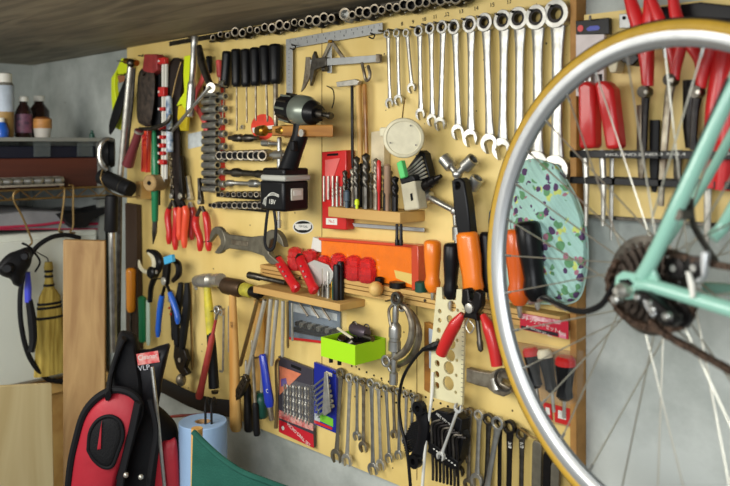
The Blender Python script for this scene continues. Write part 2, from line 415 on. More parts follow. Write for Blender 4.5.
for s_, x, y in (('8', 402, 24), ('9', 413, 22), ('10', 424, 19.5), ('11', 435, 17), ('12', 447, 14.5), ('13', 461, 11.5), ('14', 476, 8.5), ('15', 492, 5), ('17', 509, 2)):
    text('size_number', s_, at(x, y, .001, -3), .011, INK, bt)
# right board
b0 = thing('side_tool_board', P(650, 215, 0), 'cream plywood board on the right behind the bicycle wheel, holding the black rack', 'tool board')
x0, x1 = P(584, 0).x, P(760, 0).x; z1 = P(600, 13).z; z0 = P(600, 215).z
b = MB(); b.box(((x0 + x1) / 2, .009, (z0 + z1) / 2), (x1 - x0, .018, z1 - z0)); b.build('panel', BOARD, b0)
b = MB(); b.box(((x0 + x1) / 2, .004, z0 - .003), (x1 - x0, .02, .005)); b.build('bottom_edge', DSTEEL, b0)
# ================================================================== shelves by the left wall
SX = -2.324
def shelfbox(name, m, y0px, y1px, xa, xb, ya, yb, parent=None, bev=.001, label=None, cat=None):
    za = LX(60, y0px, xb).z; zb_ = LX(60, y1px, xb).z
    b = MB(); b.box(((xa + xb) / 2, (ya + yb) / 2, (za + zb_) / 2), (abs(xb - xa), abs(yb - ya), za - zb_))
    o = b.build(name, m, parent, ((xa + xb) / 2, (ya + yb) / 2, zb_) if parent is None else None, bev)
    if label: tag(o, label, cat)
    return o
GREYM = mat('grey_painted_steel', (150, 152, 146), .4, .3)
sh = thing('steel_shelf', (-2.63, -.4, 0), 'grey painted steel shelf under the ceiling holding spray cans and bottles', 'shelf')
shelfbox('shelf_top', GREYM, 137.5, 141.5, -2.95, SX, -.85, -.005, sh)
for yy in (-.02, -.83):
    for xx in (-2.94, SX - .02):
        b = MB(); b.box((xx, yy, LX(60, 141.5, SX).z / 2), (.02, .02, LX(60, 141.5, SX).z)); b.build('upright', GREYM, sh)
NAVY = mat('dark_navy_box', (30, 32, 44), .5)
o = shelfbox('storage_crate', NAVY, 146, 158, -2.9, -2.36, -.8, -.03, None, .003, 'dark storage crate with clear label holders, on the reddish brown wooden box', 'crate')
for px in (42, 85):
    b = MB()
    c = LX(px, 149, -2.345); b.box(c, (.012, .045, .045)); b.build('label_holder', mat('clear_label_holder', (120, 128, 126), .2, alpha=.25), o)
shelfbox('wooden_case', REDWOOD, 158, 187.5, -2.9, -2.345, -.8, -.03, None, .003, 'reddish brown wooden box lying on the brass wire shelf', 'box')
# wire shelf
ws = thing('wire_shelf', (-2.6, -.4, LX(60, 198, -2.31).z), 'brassy wire shelf with a zigzag front edge, carrying the wooden box', 'wire shelf')
zA, zB = LX(60, 188.5, -2.31).z, LX(60, 197.5, -2.31).z
for z in (zA, zB):
    b = MB(); b.tube([(-2.31, -.86, z), (-2.31, -.01, z)], .0032); b.build('front_rail', BRONZE, ws)
pts = []
for i in range(26): pts.append((-2.31, -.86 + i * .034, zA if i % 2 else zB))
b = MB(); b.tube(pts, .0022, 6); b.build('zigzag_wire', BRONZE, ws)
b = MB()
for i in range(30): b.tube([(-2.94, -.85 + i * .029, zA - .002), (-2.31, -.85 + i * .029, zA - .002)], .0016, 5)
b.build('shelf_wires', BRONZE, ws)
o = thing('socket_tray', LX(30, 187, -2.30), 'silver tray of chrome sockets on the front edge of the wire shelf', 'tray')
b = MB(); a, c = LX(-20, 185, -2.322), LX(62, 185, -2.322); zz = LX(30, 187.5, -2.322).z
b.box(((a.x), (a.y + c.y) / 2, zz + .006), (.03, abs(c.y - a.y), .006)); b.box((a.x - .015, (a.y + c.y) / 2, zz + .024), (.004, abs(c.y - a.y), .012)); b.build('tray', STEEL, o)
for i in range(8):
    c0 = LX(-14 + i * 10.3, 183.5, -2.322); b = socket((c0.x, c0.y - .012, zz + .019), (0, 1, 0), .0105, .026, None); b.build('socket', CHROME, o)
# hooks on the wire
for k, (pts, lab) in enumerate(((((19, 189), (14, 193), (14, 201), (22, 216), (29, 233), (32, 242), (29, 246)), 'brass wire hook on the wire shelf from which the black goggles hang'),
                   (((60, 187), (64, 188), (64, 198), (61, 222), (59, 231), (63, 232)), 'left of the two brass wire hooks above the wooden plank'),
                   (((69, 185), (73, 187), (73, 205), (73, 226), (70, 232), (75, 233)), 'right of the two brass wire hooks above the wooden plank'))):
    w = smooth([LX(x, y, -2.29) for x, y in pts], 5); b = MB(); b.tube(w, .003, 8); tag(b.build('wire_hook', BRONZE, None, w[0]), lab, 'hook', 'brass wire hooks')
# white cabinet and wooden cabinet
WCAB = mat('off_white_enamel', (214, 218, 206), .4, noise=.06, nscale=5)
zc0, zc1 = LX(60, 378, -2.34).z, LX(60, 231, -2.34).z
o = thing('white_cabinet', (-2.6, -.45, zc0), 'off-white enamelled cabinet behind the whisk broom and plank', 'cabinet')
b = MB(); b.box((-2.63, -.46, (zc0 + zc1) / 2), (.58, .86, zc1 - zc0)); b.build('body', WCAB, o, bev=.012, seg=3)
b = MB(); b.box((-2.335, -.46, (zc0 + zc1) / 2 - .004), (.012, .84, zc1 - zc0 - .03)); b.build('door', WCAB, o, bev=.005, seg=3)
b = MB(); b.box((-2.63, -.44, zc0 / 2), (.6, .86, zc0)); o = b.build('wooden_cabinet', WOODH, None, (-2.63, -.44, 0), .003)
tag(o, 'low plywood cabinet on the floor carrying the white cabinet', 'cabinet')
b = MB(); b.box((-2.322, -.44, zc0 - .02), (.016, .86, .03)); b.build('rail', WOODH, o, bev=.002)
b = MB(); b.box((-2.326, -.44, zc0 - .002), (.01, .86, .008)); b.build('dark_strip', REDWOOD, o)
# garment bag with magenta piping on the white cabinet
GREYCL = mat('grey_cloth', (140, 140, 142), .85, noise=.3, nscale=9, bump=.6, bscale=30)
MAG = mat('magenta_piping', (168, 40, 70), .6)
o = thing('folded_cover', LX(40, 230, -2.36), 'folded grey cloth cover with dark red piping on the white cabinet', 'cloth')
prof = []
for (px0, px1, ya, yb, mm, nm, xx) in ((-30, 118, 211, 229, GREYCL, 'cloth_body', -2.36), ):
    pts = [(-30, 229), (-30, 214), (0, 213), (25, 210), (60, 211), (85, 214), (110, 211), (124, 214), (126, 228), (80, 229), (30, 229)]
    b = MB(); w = [LX(x, y, -2.37) for x, y in pts]; b.loft([[q + Vector((-.3, 0, 0)) for q in w], w, [q * 1 + Vector((.02, 0, -.002)) for q in w]]); b.build(nm, mm, o, bev=.004)
w = smooth([LX(x, y, -2.345) for x, y in ((-30, 228), (0, 227.5), (40, 225), (65, 222), (90, 224), (118, 221), (122, 213))], 5); b = MB(); b.tube(w, .004, 8); b.build('piping', MAG, o)
w = smooth([LX(x, y, -2.345) for x, y in ((-30, 230), (0, 229.5), (40, 229), (80, 229), (124, 229))], 4); b = MB(); b.tube(w, .002, 8); b.build('lower_piping', MAG, o)
o = thing('dark_bag', LX(75, 228, -2.33), 'crumpled dark cloth bag lying on the grey cover under the wire hooks', 'bag')
b = MB(); w = [LX(x, y, -2.33) for x, y in ((58, 214), (70, 212), (84, 212), (98, 208), (108, 206), (106, 212), (92, 218), (84, 227), (72, 228), (64, 221))]
b.loft([[q + Vector((-.09, 0, 0)) for q in w], w, [q * .985 + (sum(w, Vector()) / 10) * .015 + Vector((.02, 0, 0)) for q in w]]); b.build('cloth', RUBBER, o, bev=.004)
# bottles on the steel shelf : (px centre, top, px width, Z)
zs = LX(60, 137.5, SX).z
def bottle(px, Z, prof, parts, label, cat='bottle', name='bottle'):
    base = Q(px, 144, Z); base.z = zs
    o = thing(name, base, label, cat)
    for nm, m, pr in parts:
        b = MB(); b.lathe([(h, r) for h, r in pr], base, (0, 0, 1), 24); b.build(nm, m, o, ang=40)
    return o
PALE = mat('pale_blue_label', (196, 208, 220), .5, noise=.25, nscale=30)
o = bottle(4, 2.35, None, [('can', mat('tan_label', (176, 140, 80), .5, noise=.3, nscale=30), [(0, .026), (.004, .0275), (.075, .0275)]), ('label_band', PALE, [(.075, .028), (.152, .028)]), ('dome', STEEL, [(.152, .0275), (.162, .022)]), ('cap', WHITE, [(.160, .0225), (.186, .022), (.189, .018)])], 'tall spray can with pale blue label and white cap, leftmost on the steel shelf', 'spray can', 'spray_can')
DKB = mat('dark_amber_glass', (44, 26, 24), .15, coat=.5)
bottle(23.5, 2.4, None, [('glass', DKB, [(0, .022), (.005, .025), (.075, .025), (.09, .018), (.1, .0115), (.11, .0115)]), ('cap', WHITE, [(.108, .0135), (.121, .0135), (.124, .01)]), ('label', mat('black_label', (52, 44, 62), .5, noise=.5, nscale=60, col2=(130, 80, 100)), [(.014, .0255), (.07, .0255)])], 'dark bottle with a white cap standing beside the spray can')
bottle(39, 2.5, None, [('glass', DKB, [(0, .028), (.005, .031), (.085, .031), (.1, .02), (.108, .014), (.116, .014)]), ('cap', WHITE, [(.114, .0165), (.13, .0165), (.132, .012)])], 'taller dark bottle with a wide white cap at the back of the steel shelf')
bottle(42.5, 2.42, None, [('jar', mat('pale_jar', (196, 190, 180), .4), [(0, .022), (.03, .0265), (.03, .026)]), ('label', mat('orange_brown_label', (200, 140, 74), .5, noise=.3, nscale=50), [(.028, .0268), (.056, .0268)]), ('collar', mat('amber_plastic', (120, 70, 30), .4), [(.056, .026), (.062, .02)])], 'short jar with an orange brown label beside the dark bottles', 'jar', 'jar')
o = thing('glue_tube', Q(1, 137, 2.31), 'blue tube standing at the left end of the steel shelf', 'tube')
base = Q(1, 144, 2.31); base.z = zs
b = MB(); b.lathe([(0, .02), (.02, .022), (.04, .014), (.045, .01)], base, (0, 0, 1), 20); b.build('tube_body', BLUE, o)
b = MB(); b.lathe([(.044, .011), (.056, .009)], base, (0, 0, 1), 16); b.build('cap', WHITE, o)
base = Q(92, 144, 2.5); base.z = zs
b = MB(); b.lathe([(0, .008), (.012, .008), (.016, .004), (.024, .0035)], base, (0, 0, 1), 12); tag(b.build('small_nozzle', DGREEN, None, base), 'small dark green nozzle standing alone on the steel shelf', 'nozzle')
# planks
M_PL = plywood('plank_wood', (176, 142, 92), (142, 106, 62), (3, 3, .5), 7)
def leaning(name, tl, tr, Z0, Z1, lab, m, th=.02, zb=0., extra=0.):
    a = Q(*tl, Z0); c = Q(*tr, Z1); n = (c - a).cross(Vector((0, 0, 1))).normalized()
    if n.dot(Vector((0, -D, 0)) - a) < 0: n = -n
    b = MB(); k = n * -th
    lo = lambda q, e: Vector((q.x, q.y, zb)) + n * extra
    b.hexa([lo(a, 0) + k, lo(c, 0) + k, lo(c, 0), lo(a, 0), a + k, c + k, c, a])
    return tag(b.build(name, m, None, (a + c) / 2 * Vector((1, 1, 0)).length * 0 + Vector(((a.x + c.x) / 2, (a.y + c.y) / 2, zb)), .002), lab, 'board')
leaning('wooden_plank', (63, 240), (105, 241), 2.04, 2.06, 'tall narrow brown wooden plank standing upright in front of the white cabinet', M_PL, .025)
leaning('plywood_sheet', (-40, 388), (52, 383.5), 1.86, 2.0, 'pale plywood sheet leaning at the lower left in front of the wooden cabinet', plywood('pale_plywood', (200, 184, 138), (182, 162, 114), (3, 3, .4), 4), .012, 0., .05)
# black cable loop
w = smooth([LX(x, y, -2.28) for x, y in ((80, 238), (66, 235), (50, 238), (34, 250), (24, 272), (20, 300), (22, 330), (30, 358), (46, 378), (62, 382))], 6)
b = MB(); b.tube(w, .007, 10); tag(b.build('cable_loop', RUBBER, None, w[0]), 'thick black cable hanging in a wide loop around the whisk broom', 'cable')
# whisk broom
BR = -2.285
STRAW = mat('broom_straw', (196, 172, 84), .8, noise=.45, nscale=80, stretch=(1, 1, .08), bump=1, bscale=140, col2=(140, 116, 44))
o = thing('whisk_broom', LX(48, 262, BR), 'small straw whisk broom with black bands hanging on the white cabinet', 'broom')
def strip(name, m, rows, x0, th, parent, n=16):
    rings = []
    for y, a, c in rows:
        pa, pc = LX(a, y, x0), LX(c, y, x0); mid = (pa + pc) / 2; h = (pa - pc).length / 2
        rings.append([mid + Vector((th * math.sin(2 * PI * j / n), math.cos(2 * PI * j / n) * h, 0)) for j in range(n)])
    b = MB(); b.loft(rings); return b.build(name, m, parent, ang=50)
strip('handle', STRAW, [(262, 45, 52), (268, 44, 53), (272, 45.5, 52), (280, 45, 53), (290, 43, 55)], BR, .011, o)
strip('straw', STRAW, [(289, 43, 55), (296, 39, 60), (310, 37, 62), (340, 36, 66), (374, 34, 68)], BR, .016, o)
for y, a, c in ((271, 44.5, 52.8), (276, 44.5, 53), (285, 43.6, 54.4), (303, 37.2, 61.5), (307, 36.8, 62), (317, 36.2, 63)):
    strip('binding_band', INK, [(y - 1.2, a, c), (y + 1.2, a - .1, c + .1)], BR + .002, .0155 if y > 300 else .0115, o)
w = smooth([LX(x, y, BR) for x, y in ((48.5, 263), (47, 258), (40, 254), (34, 250), (31, 247))], 4); b = MB(); b.tube(w, .0016, 6); b.build('hanging_cord', INK, o)
# goggles / half mask
o = thing('respirator', LX(18, 250, -2.24), 'black rubber respirator mask hanging from a brass wire hook', 'mask')
puff('mask_body', RUBBER, [(0, 262), (8, 254), (18, 250), (28, 247), (32, 253), (31, 264), (25, 274), (22, 286), (14, 285), (10, 279), (2, 276), (-4, 270)], lambda x, y, q: LX(x, y, -2.25 + q), .05, o)
for x, y, r in ((8, 268, .014), (25, 256, .012)):
    c = LX(x, y, -2.19); b = MB(); b.lathe([(-.01, r), (.008, r), (.012, r * .7)], c, (1, -.6, 0), 18); b.build('filter', BLACK, o)
w = smooth([LX(x, y, -2.23) for x, y in ((22, 243), (28, 246), (34, 252), (40, 262), (35, 272))], 4); b = MB(); b.tube(w, .003, 6); b.build('strap', RUBBER, o)
# blue and black hand tool
o = thing('hand_saw_grip', LX(28, 280, -2.26), 'blue and black long grip hanging in front of the cable loop', 'tool')
b = MB(); w = [LX(x, y, -2.25) for x, y in ((28, 272), (28, 288), (28, 302))]; b.tube(w, [.006, .010, .009], 10); b.build('blue_grip', mat('violet_blue_plastic', (66, 74, 200), .35), o)
b = MB(); w = smooth([LX(x, y, -2.25) for x, y in ((29, 300), (32, 320), (33, 340), (31, 352))], 4); b.tube(w, lerpr([.010, .0125, .011, .009], len(w)), 10); b.build('black_grip', RUBBER, o)
# ================================================================== upper ratchet wrenches
UP = [((388, 34), (390, 103), 4.0, 0), ((397.5, 33), (399, 100), 4.2, 0), ((407, 33), (412, 88), 4.0, 0), ((419.5, 31), (421, 114), 5.3, 1),
      ((431, 28.5), (432.5, 120), 5.6, 1), ((443, 27), (440.5, 124), 6.2, 1), ((455, 27), (458.5, 132), 7.0, 1), ((471, 24.5), (471, 138), 8.0, 1),
      ((486, 22.5), (490, 143.5), 8.8, 1), ((504.3, 20.5), (502.5, 149), 9.8, 1), ((520, 18.5), (519, 156), 10.6, 1), ((538, 17.5), (537.5, 164), 11.6, 1), ((558, 14), (556.5, 170), 13.2, 1)]
for i, (t, bo, r, rt) in enumerate(UP):
    rm = HH(t[0], r) * 1.08
    lab = ('slim chrome combination wrench, ' + ORD[i] + ' from the left in the upper wrench row') if not rt else ('chrome ratcheting ring wrench, ' + ORD[i] + ' from the left in the upper wrench row')
    if i == len(UP) - 1: lab = 'largest chrome ratcheting wrench at the right end of the upper row'
    wrench(t, bo, rm, 'combination_wrench' if not rt else 'ratcheting_wrench', lab, 'wrenches of the upper row', CHROME, .012 + .001 * (i % 3), bool(rt), r2=rm * (1.0 if rt else 1.15))
    x, y = t; b = MB(); q = P(x, y - r * .5)
    b.lathe([(0, .0022), (.028, .0022), (.0282, .001)], q, (0, -1, 0), 8); b.build('hook', DSTEEL, bt)
# ================================================================== impact sockets along the top rail
rail = thing('socket_rail', P(340, 26), 'long dark steel rail along the top of the board clipped full of black sockets', 'rail')
ra, rb = P(171, 44), P(500, -12)
b = MB(); 
def barbetween(a, c, w, h, off): # w out of wall, h tall
    n = Vector((0, -1, 0)); u = Vector((0, 0, 1)); a = a + n * off; c = c + n * off
    b.hexa([a - u * h / 2, c - u * h / 2, c - u * h / 2 + n * w, a - u * h / 2 + n * w, a + u * h / 2, c + u * h / 2, c + u * h / 2 + n * w, a + u * h / 2 + n * w])
barbetween(P(171, 44), P(500, -13), .006, .012, 0); b.build('rail', DSTEEL, rail)
b = MB(); barbetween(P(213, 42), P(500, -8), .012, .005, .0); b.build('clip_strip', BLACKOX, rail)
n = 35
for i in range(n):
    x = 213 + i * 7.4 + (i > 16) * 6; y = 37.6 - .163 * (x - 213)
    if x > 470: break
    r = (.0092 + .0042 * math.sin(i * .55) ** 2) if i != 17 else .0155
    if i < 3: r = .0085
    M, _ = T((x, y), (x, y + 8), .012)
    c = P(x, y - (2 if i % 2 else 0), .044)
    b = socket(c, (-.35, 1, .0), r, .034, None)
    o = b.build('impact_socket', BLACKOX if i != 17 else CHROME, None, c)
    b = MB(); b.lathe([(-.0008, r * .62), (-.0012, r * .86), (.003, r * .9), (.003, r * .6)], c, (-.35, 1, .0), 16, cap=False, closed=True); b.build('rim', OLDSTEEL, o)
    if i % 2: w = [P(x + 3.5, y + 4, .013), P(x + 3, y + 5, .03), P(x + 1, y + 6, .036)]; b = MB(); b.tube(w, .0014, 6); b.build('spring_clip', STEEL, rail)
    tag(o, 'black impact socket on the top rail, ' + ORD[i] + ' from the left' if i != 17 else 'bright chrome socket in the middle of the top rail of black sockets', 'socket', 'sockets on the top rail')
# ================================================================== six black screwdrivers
for i, (t, m_, bo, sr) in enumerate([((227.5, 51), (224.5, 88), (222, 126), .0022), ((236.5, 49), (236.8, 87), (237, 131), .0022), ((246, 49), (246.2, 87), (247, 123), .0022), ((255.5, 47.5), (255.8, 86), (256, 121), .0025), ((265, 45.5), (266, 85), (267.5, 122), .0028), ((275.5, 44), (275.7, 84), (276, 129), .006)]):
    screwdriver(t, m_, bo, .0135 + .0006 * i, 'black handled screwdriver, ' + ORD[i] + ' from the left of the six in a row' if i < 5 else 'black handled driver with the thickest shaft, right end of the row of six', 'six black screwdrivers', BLACK, OLDSTEEL, sr, .02, 2)
# ================================================================== carpenter square
RULE = mat('brushed_rule_steel', (178, 180, 178), .42, .6, .12, 60)
o = thing('carpenter_square', P(287, 40), 'steel carpenter square hung with its corner at the upper left', 'square')
b = MB(); A = [P(286.5, 39.5, .01), P(383, 22.5, .01), P(383, 33, .01), P(293, 47.5, .01)]
pts = [(286.5, 39.5), (383, 22.5), (383, 33), (293, 48), (293, 97), (287, 98)]
b.prism(pp(pts, .01), -.012, -.0095); sq = b.build('blade', RULE, o, bev=.0004)
for k in range(34):
    x = 290 + k * 2.8; y = 39.5 - .176 * (x - 286.5); h = 3.4 if k % 5 == 0 else 1.8
    a = P(x, y + 1, .0123); c = P(x, y + 1 + h, .0123); b = MB(); b.box((a + c) / 2, (.0007, .0002, (a - c).length)); b.build('graduation', INK, sq) if k % 2 == 0 else b.bm.free()
for k in range(9): 
    x = 298 + k * 9.2; text('numeral', str(k + 1), at(x, 39.5 - .176 * (x - 286.5) + 6, .0123, -2), .008, INK, sq)
for k in range(12):
    y = 50 + k * 3.9; a = P(288, y, .0123); b = MB(); b.box(a + Vector((.004, 0, 0)), (.008 if k % 3 == 0 else .005, .0002, .0006)); b.build('graduation', INK, sq)
for x, y in ((292, 46), (371, 35)):
    b = MB(); w = smooth([P(x, y - 3, .004), P(x, y - 1, .018), P(x + 3.5, y, .024), P(x + 2, y + 3.5, .024), P(x - 2, y + 2, .022)], 4); b.tube(w, .0016, 6); b.build('hook', BLACKOX, bt)
# protractor head / divider over the square
o = thing('wing_divider', P(331, 42, .02), 'small steel gauge hanging right under the long arm of the carpenter square', 'gauge')
for nm, (a, c, w1, w2) in {'left_leg': ((331, 41), (322, 62), .004, .004), 'right_leg': ((331, 41), (344, 59), .004, .004)}.items():
    M, L = T(a, c, .018); b = MB(M); b.prism([(-w1, 0), (w1, 0), (w2, -L), (-w2, -L)], -.002, .002); b.build(nm, OLDSTEEL, o, bev=.0005)
pxprism('blade', RULE, [(329, 42), (331.5, 42), (331.5, 73), (327, 73), (326, 60)], .012, .0145, o)
b = MB(); b.lathe([(0, .0035), (.006, .0035)], P(331, 41.5, .021), (0, -1, 0), 12); b.build('pivot_screw', BRASS, o)
# vernier caliper
o = thing('vernier_caliper', P(305, 60, .02), 'steel vernier caliper hanging horizontally under the carpenter square', 'caliper')
pxprism('beam', RULE, [(306, 60), (376, 55), (376, 62), (306, 67)], .02, .024, o, bev=.0004)
pxprism('beam_tip', OLDSTEEL, [(375.5, 54), (379.5, 54), (379.5, 62.5), (375.5, 63)], .018, .026, o)
pxprism('fixed_jaw', OLDSTEEL, [(305.5, 57), (310, 57), (310.5, 68), (309, 78), (304, 88), (300.5, 92), (303, 82), (304.5, 70)], .02, .025, o)
pxprism('sliding_jaw', DSTEEL, [(312, 56), (314, 51), (316, 58), (326, 57), (326, 66), (319, 68), (314, 70), (312, 80), (310, 86), (309.5, 72)], .018, .027, o)
b = MB(); b.lathe([(-.006, .006), (.006, .006)], P(325, 69, .022), (1, 0, 0), 14); b.build('thumb_wheel', DSTEEL, o)
# small spray gun / clamp hanging on the caliper
o = thing('small_clamp', P(366, 62, .02), 'small steel clamp with a curled end hanging from the tip of the caliper', 'clamp')
pxtube('clamp_arm', OLDSTEEL, [(362, 63, .024), (364, 72, .028), (366, 80, .028), (369, 79, .03), (370, 73, .03), (368, 66, .026)], .0035, o)
pxprism('clamp_jaw', STEEL, [(336, 82), (355, 79), (359, 81), (357, 85), (337, 87)], .02, .03, o)
# ================================================================== long rods hanging beside the drill
for i, (t, bo, r, m, nm, lab, cat) in enumerate([((352, 86), (352.5, 168), .0035, BLACKOX, 'steel_rod', 'thin black rod hanging behind the red drill case, ending in a hook', 'rod'),
        ((358.5, 84), (361, 172), .0065, HANDLEWOOD, 'wooden_dowel', 'wooden dowel hanging upright, left of the two brown ones above the drill bits', 'dowel'),
        ((364.5, 84), (367, 170), .0048, BROWNWOOD, 'wooden_dowel', 'darker wooden dowel hanging right beside the paler dowel above the drill bits', 'dowel')]):
    M, L = T(t, bo, .018); b = MB(M); b.lathe([(0, r * .8), (.004, r), (L - .01, r * .9), (L, r * .6)], seg=10); tag(b.build(nm, m, None, P(*t, .018)), lab, cat)
pxtube('hook_wire', BLACKOX, [(327, 86, .01), (333, 90, .03), (334, 100, .03), (332, 108, .02)], .0014); tag(bpy.data.objects['hook_wire'], 'thin black wire loop hanging just above the chuck of the drill', 'wire')
# ================================================================== impact driver and its holder
o = thing('drill_holder', P(258, 137, 0), 'varnished wooden arm with brass bolts holding up the cordless driver', 'holder')
zt_ = P(333, 125, .12).z
b = MB(); b.hexa([P(272, 136, .10), P(333, 137, .11), P(333, 137, .02), P(275, 136, .02), P(272, 126, .10), P(333, 124.5, .11), P(333, 125, .02), P(275, 126, .02)]); b.build('arm', BROWNWOOD, o, bev=.002)
for x in (262, 283):
    b = MB(); a = P(x - 4, 131, .09); b.lathe([(0, .009), (.002, .0115), (.012, .0115), (.014, .0125), (.026, .0125), (.03, .008)], a, (1, -.1, .02), 16); b.build('brass_fitting', BRASS, o)
b = MB(); b.tube([P(258, 131, .085), P(292, 131, .085)], .005, 10); b.build('bolt', BRASS, o)
b = MB(); b.box(P(300, 131, .01), (.09, .02, .03)); b.build('wall_plate', BROWNWOOD, o, bev=.001)
o = thing('cordless_driver', P(300, 140, .08), 'cordless impact driver with a black battery resting on the wooden arm', 'power drill')
GG = mat('grey_green_metallic', (128, 136, 124), .35, .5, coat=.4)
A, Bv = P(283, 107, .085), P(318, 113.5, .092); ax = (Bv - A).normalized(); R = .0305
b = MB(); b.lathe([(0, R * .72), (.006, R * .93), (.03, R * 1.02), (.058, R * 1.04)], A, ax, 24, ref=(0, 0, 1)); mh = b.build('motor_housing', BLACK, o)
for k in range(12):
    a = k * PI / 6; u = Vector((0, 0, 1)); u = (u - ax * u.dot(ax)).normalized(); w = ax.cross(u)
    q = A + ax * .028 + (u * math.cos(a) + w * math.sin(a)) * R
    b = MB(); b.tube([q - ax * .018, q + ax * .018], .0026, 6); b.build('cooling_rib', GG if k % 2 else DSTEEL, mh)
b = MB(); b.lathe([(.056, R * 1.04), (.06, R * 1.1), (.085, R * 1.08), (.1, R * .9), (.104, R * .8)], A, ax, 24, ref=(0, 0, 1)); b.build('gear_housing', GG, o)
b = MB(); b.lathe([(.1, R * .86), (.112, R * .82), (.122, R * .62), (.126, R * .6)], A, ax, 24, ref=(0, 0, 1)); b.build('nose_ring', BLACK, o)
b = MB(); b.lathe([(.124, R * .34), (.134, R * .34), (.146, R * .3), (.146, R * .17), (.162, R * .17), (.162, R * .25), (.17, R * .22)], A, ax, 16, ref=(0, 0, 1)); b.build('chuck', DSTEEL, o)
b = MB(); w = smooth([P(303, 112, .09), P(300, 135, .09), P(294, 152, .09), P(287, 172, .09)], 5)
b.tube(w, lerpr([.021, .0195, .0195, .021, .023], len(w)), 14, flat=.85); b.build('handle', BLACK, o)
b = MB(); b.box(P(294, 146, .108), (.012, .014, .022)); b.build('trigger', RUBBER, o, bev=.003)
b = MB(); b.lathe([(0, .008), (.003, .008)], P(302, 133, .112), (0, -1, 0), 14); b.build('screw_boss', STEEL, o)
# battery base seen at its corner (wall direction right, out of the wall left)
c0 = P(273, 176, .135); c1 = P(258, 178, .10)
def blk(name, m, y0, y1, d0, d1, xL, xR, parent, bev=.004, skew=0):
    f0 = P(xL, y0, d1); f1 = P(xR, y0, d1); zz0, zz1 = P((xL + xR) / 2, y0, d1).z, P((xL + xR) / 2, y1, d1).z
    q = MB(); xa, xb = f0.x, f1.x
    q.hexa([(xa, -d1, zz1), (xb, -d1, zz1), (xb, -d0, zz1), (xa, -d0, zz1), (xa, -d1, zz0), (xb, -d1, zz0), (xb, -d0, zz0), (xa, -d0, zz0)]); return q.build(name, m, parent, bev=bev)
blk('foot', BLACK, 168, 177, .05, .12, 262, 284, o, .005)
blk('grey_trim', mat('grey_trim_plastic', (176, 176, 166), .4), 175, 181, .048, .123, 260, 284.5, o, .004)
blk('battery', BLACK, 180.5, 211, .05, .122, 259.5, 283.5, o, .006)
b = MB(); q = P(283.5, 195, .122); b.box((q.x + .0015, -.086, q.z), (.004, .034, .026)); b.build('release_button', mat('button_grey', (196, 192, 176), .4), o, bev=.004)
b = MB(); q = P(283.5, 195, .122); b.box((q.x + .0022, -.086, q.z + .003), (.0045, .024, .013)); b.build('button_inset', WHITE, o, bev=.002)
lt = [(P(x, y, .1227)) for x, y in ((266, 200), (269, 196), (276, 195), (283, 197), (285, 204), (281, 208), (272, 207))]
text('lettering', '18V', at(272, 202, .1225, 4), .015, WHITE, o); 
for k in range(3):
    b = MB(); w = smooth([P(263 + k * 1.2, 204 + k, .1225), P(265 + k, 198 - k * .6, .1225), P(272, 195 - k * 1.2, .1225), P(279, 197 - k, .1225)], 4); b.tube(w, .0007, 5); b.build('logo_arc', WHITE, o)
pxtube('wrist_strap', RUBBER, [(268, 209, .11), (266, 225, .112), (265, 243, .112), (269, 250, .112), (274, 246, .11), (276, 228, .11), (274, 209, .108)], .0042, o, 8, .6)
# ================================================================== stickers
tag(pxprism('round_sticker', mat('red_sticker', (226, 70, 50), .4), [(263 + 12 * math.cos(a * PI / 12), 127 + 13 * math.sin(a * PI / 12)) for a in range(24)], .0002, .001, None, None, 0), 'round red and white sticker on the board behind the brass bolts', 'sticker')
st = [x for x in bpy.data.objects if x.name == 'round_sticker'][0]
pxprism('white_band', TAPEW, [(252, 128), (274, 125), (274, 130), (253, 133)], .001, .0013, st, bev=0); text('lettering', 'STP', at(263, 128.5, .0014), .012, RED, st)
e = [(303 + 10.3 * math.cos(a * PI / 14), 227 + 7 * math.sin(a * PI / 14)) for a in range(28)]
st = pxprism('oval_sticker', TAPEW, e, .0002, .001, None, None, 0); tag(st, 'small oval black and white sticker on the board below the battery', 'sticker')
pxprism('black_oval', INK, [(303 + 9.2 * math.cos(a * PI / 14), 227 + 6 * math.sin(a * PI / 14)) for a in range(28)], .001, .0012, st, bev=0)
pxprism('white_band', TAPEW, [(295, 224), (311, 223.5), (311, 228), (308, 230), (298, 230), (295, 228)], .0012, .0014, st, bev=0); text('lettering', 'TOP TOOL', at(303, 226.6, .0016), .0066, INK, st)
# ================================================================== vertical socket rails on the left
o = thing('vertical_socket_rail', P(213, 90), 'upright dark socket rail left of the red one, with chrome sockets clipped on', 'rail')
b = MB(); a, c = P(212, 86), P(213, 190); b.box(((a.x + c.x) / 2, -.006, (a.z + c.z) / 2), (.05, .012, a.z - c.z)); b.build('rail', BLACKOX, o)
o2 = thing('red_socket_rail', P(225, 75), 'upright red socket rail beside the black screwdrivers', 'rail')
b = MB(); a, c = P(224, 72), P(224, 190); b.box(((a.x + c.x) / 2, -.007, (a.z + c.z) / 2), (.011, .014, a.z - c.z)); b.build('rail', RED, o2, bev=.001)
for k in range(13):
    y = 94 + k * 7.9; big = .0096 + .0006 * math.sin(k)
    c = P(203.5, y, .026); b = socket(c, (1, 0, .02), big, .064, None)
    q = b.build('chrome_socket', CHROME, None, c); tag(q, 'chrome socket lying sideways on the upright dark rail, ' + ORD[k] + ' from the top', 'socket', 'sockets on the upright dark rail')
for k in range(9):
    y = 84 + k * 12.5; c = P(220.5, y, .026); b = socket(c, (1, 0, 0), .0095, .022, None)
    q = b.build('chrome_socket', CHROME, None, c); tag(q, 'small chrome socket on the upright red rail, ' + ORD[k] + ' from the top', 'socket', 'sockets on the upright red rail')
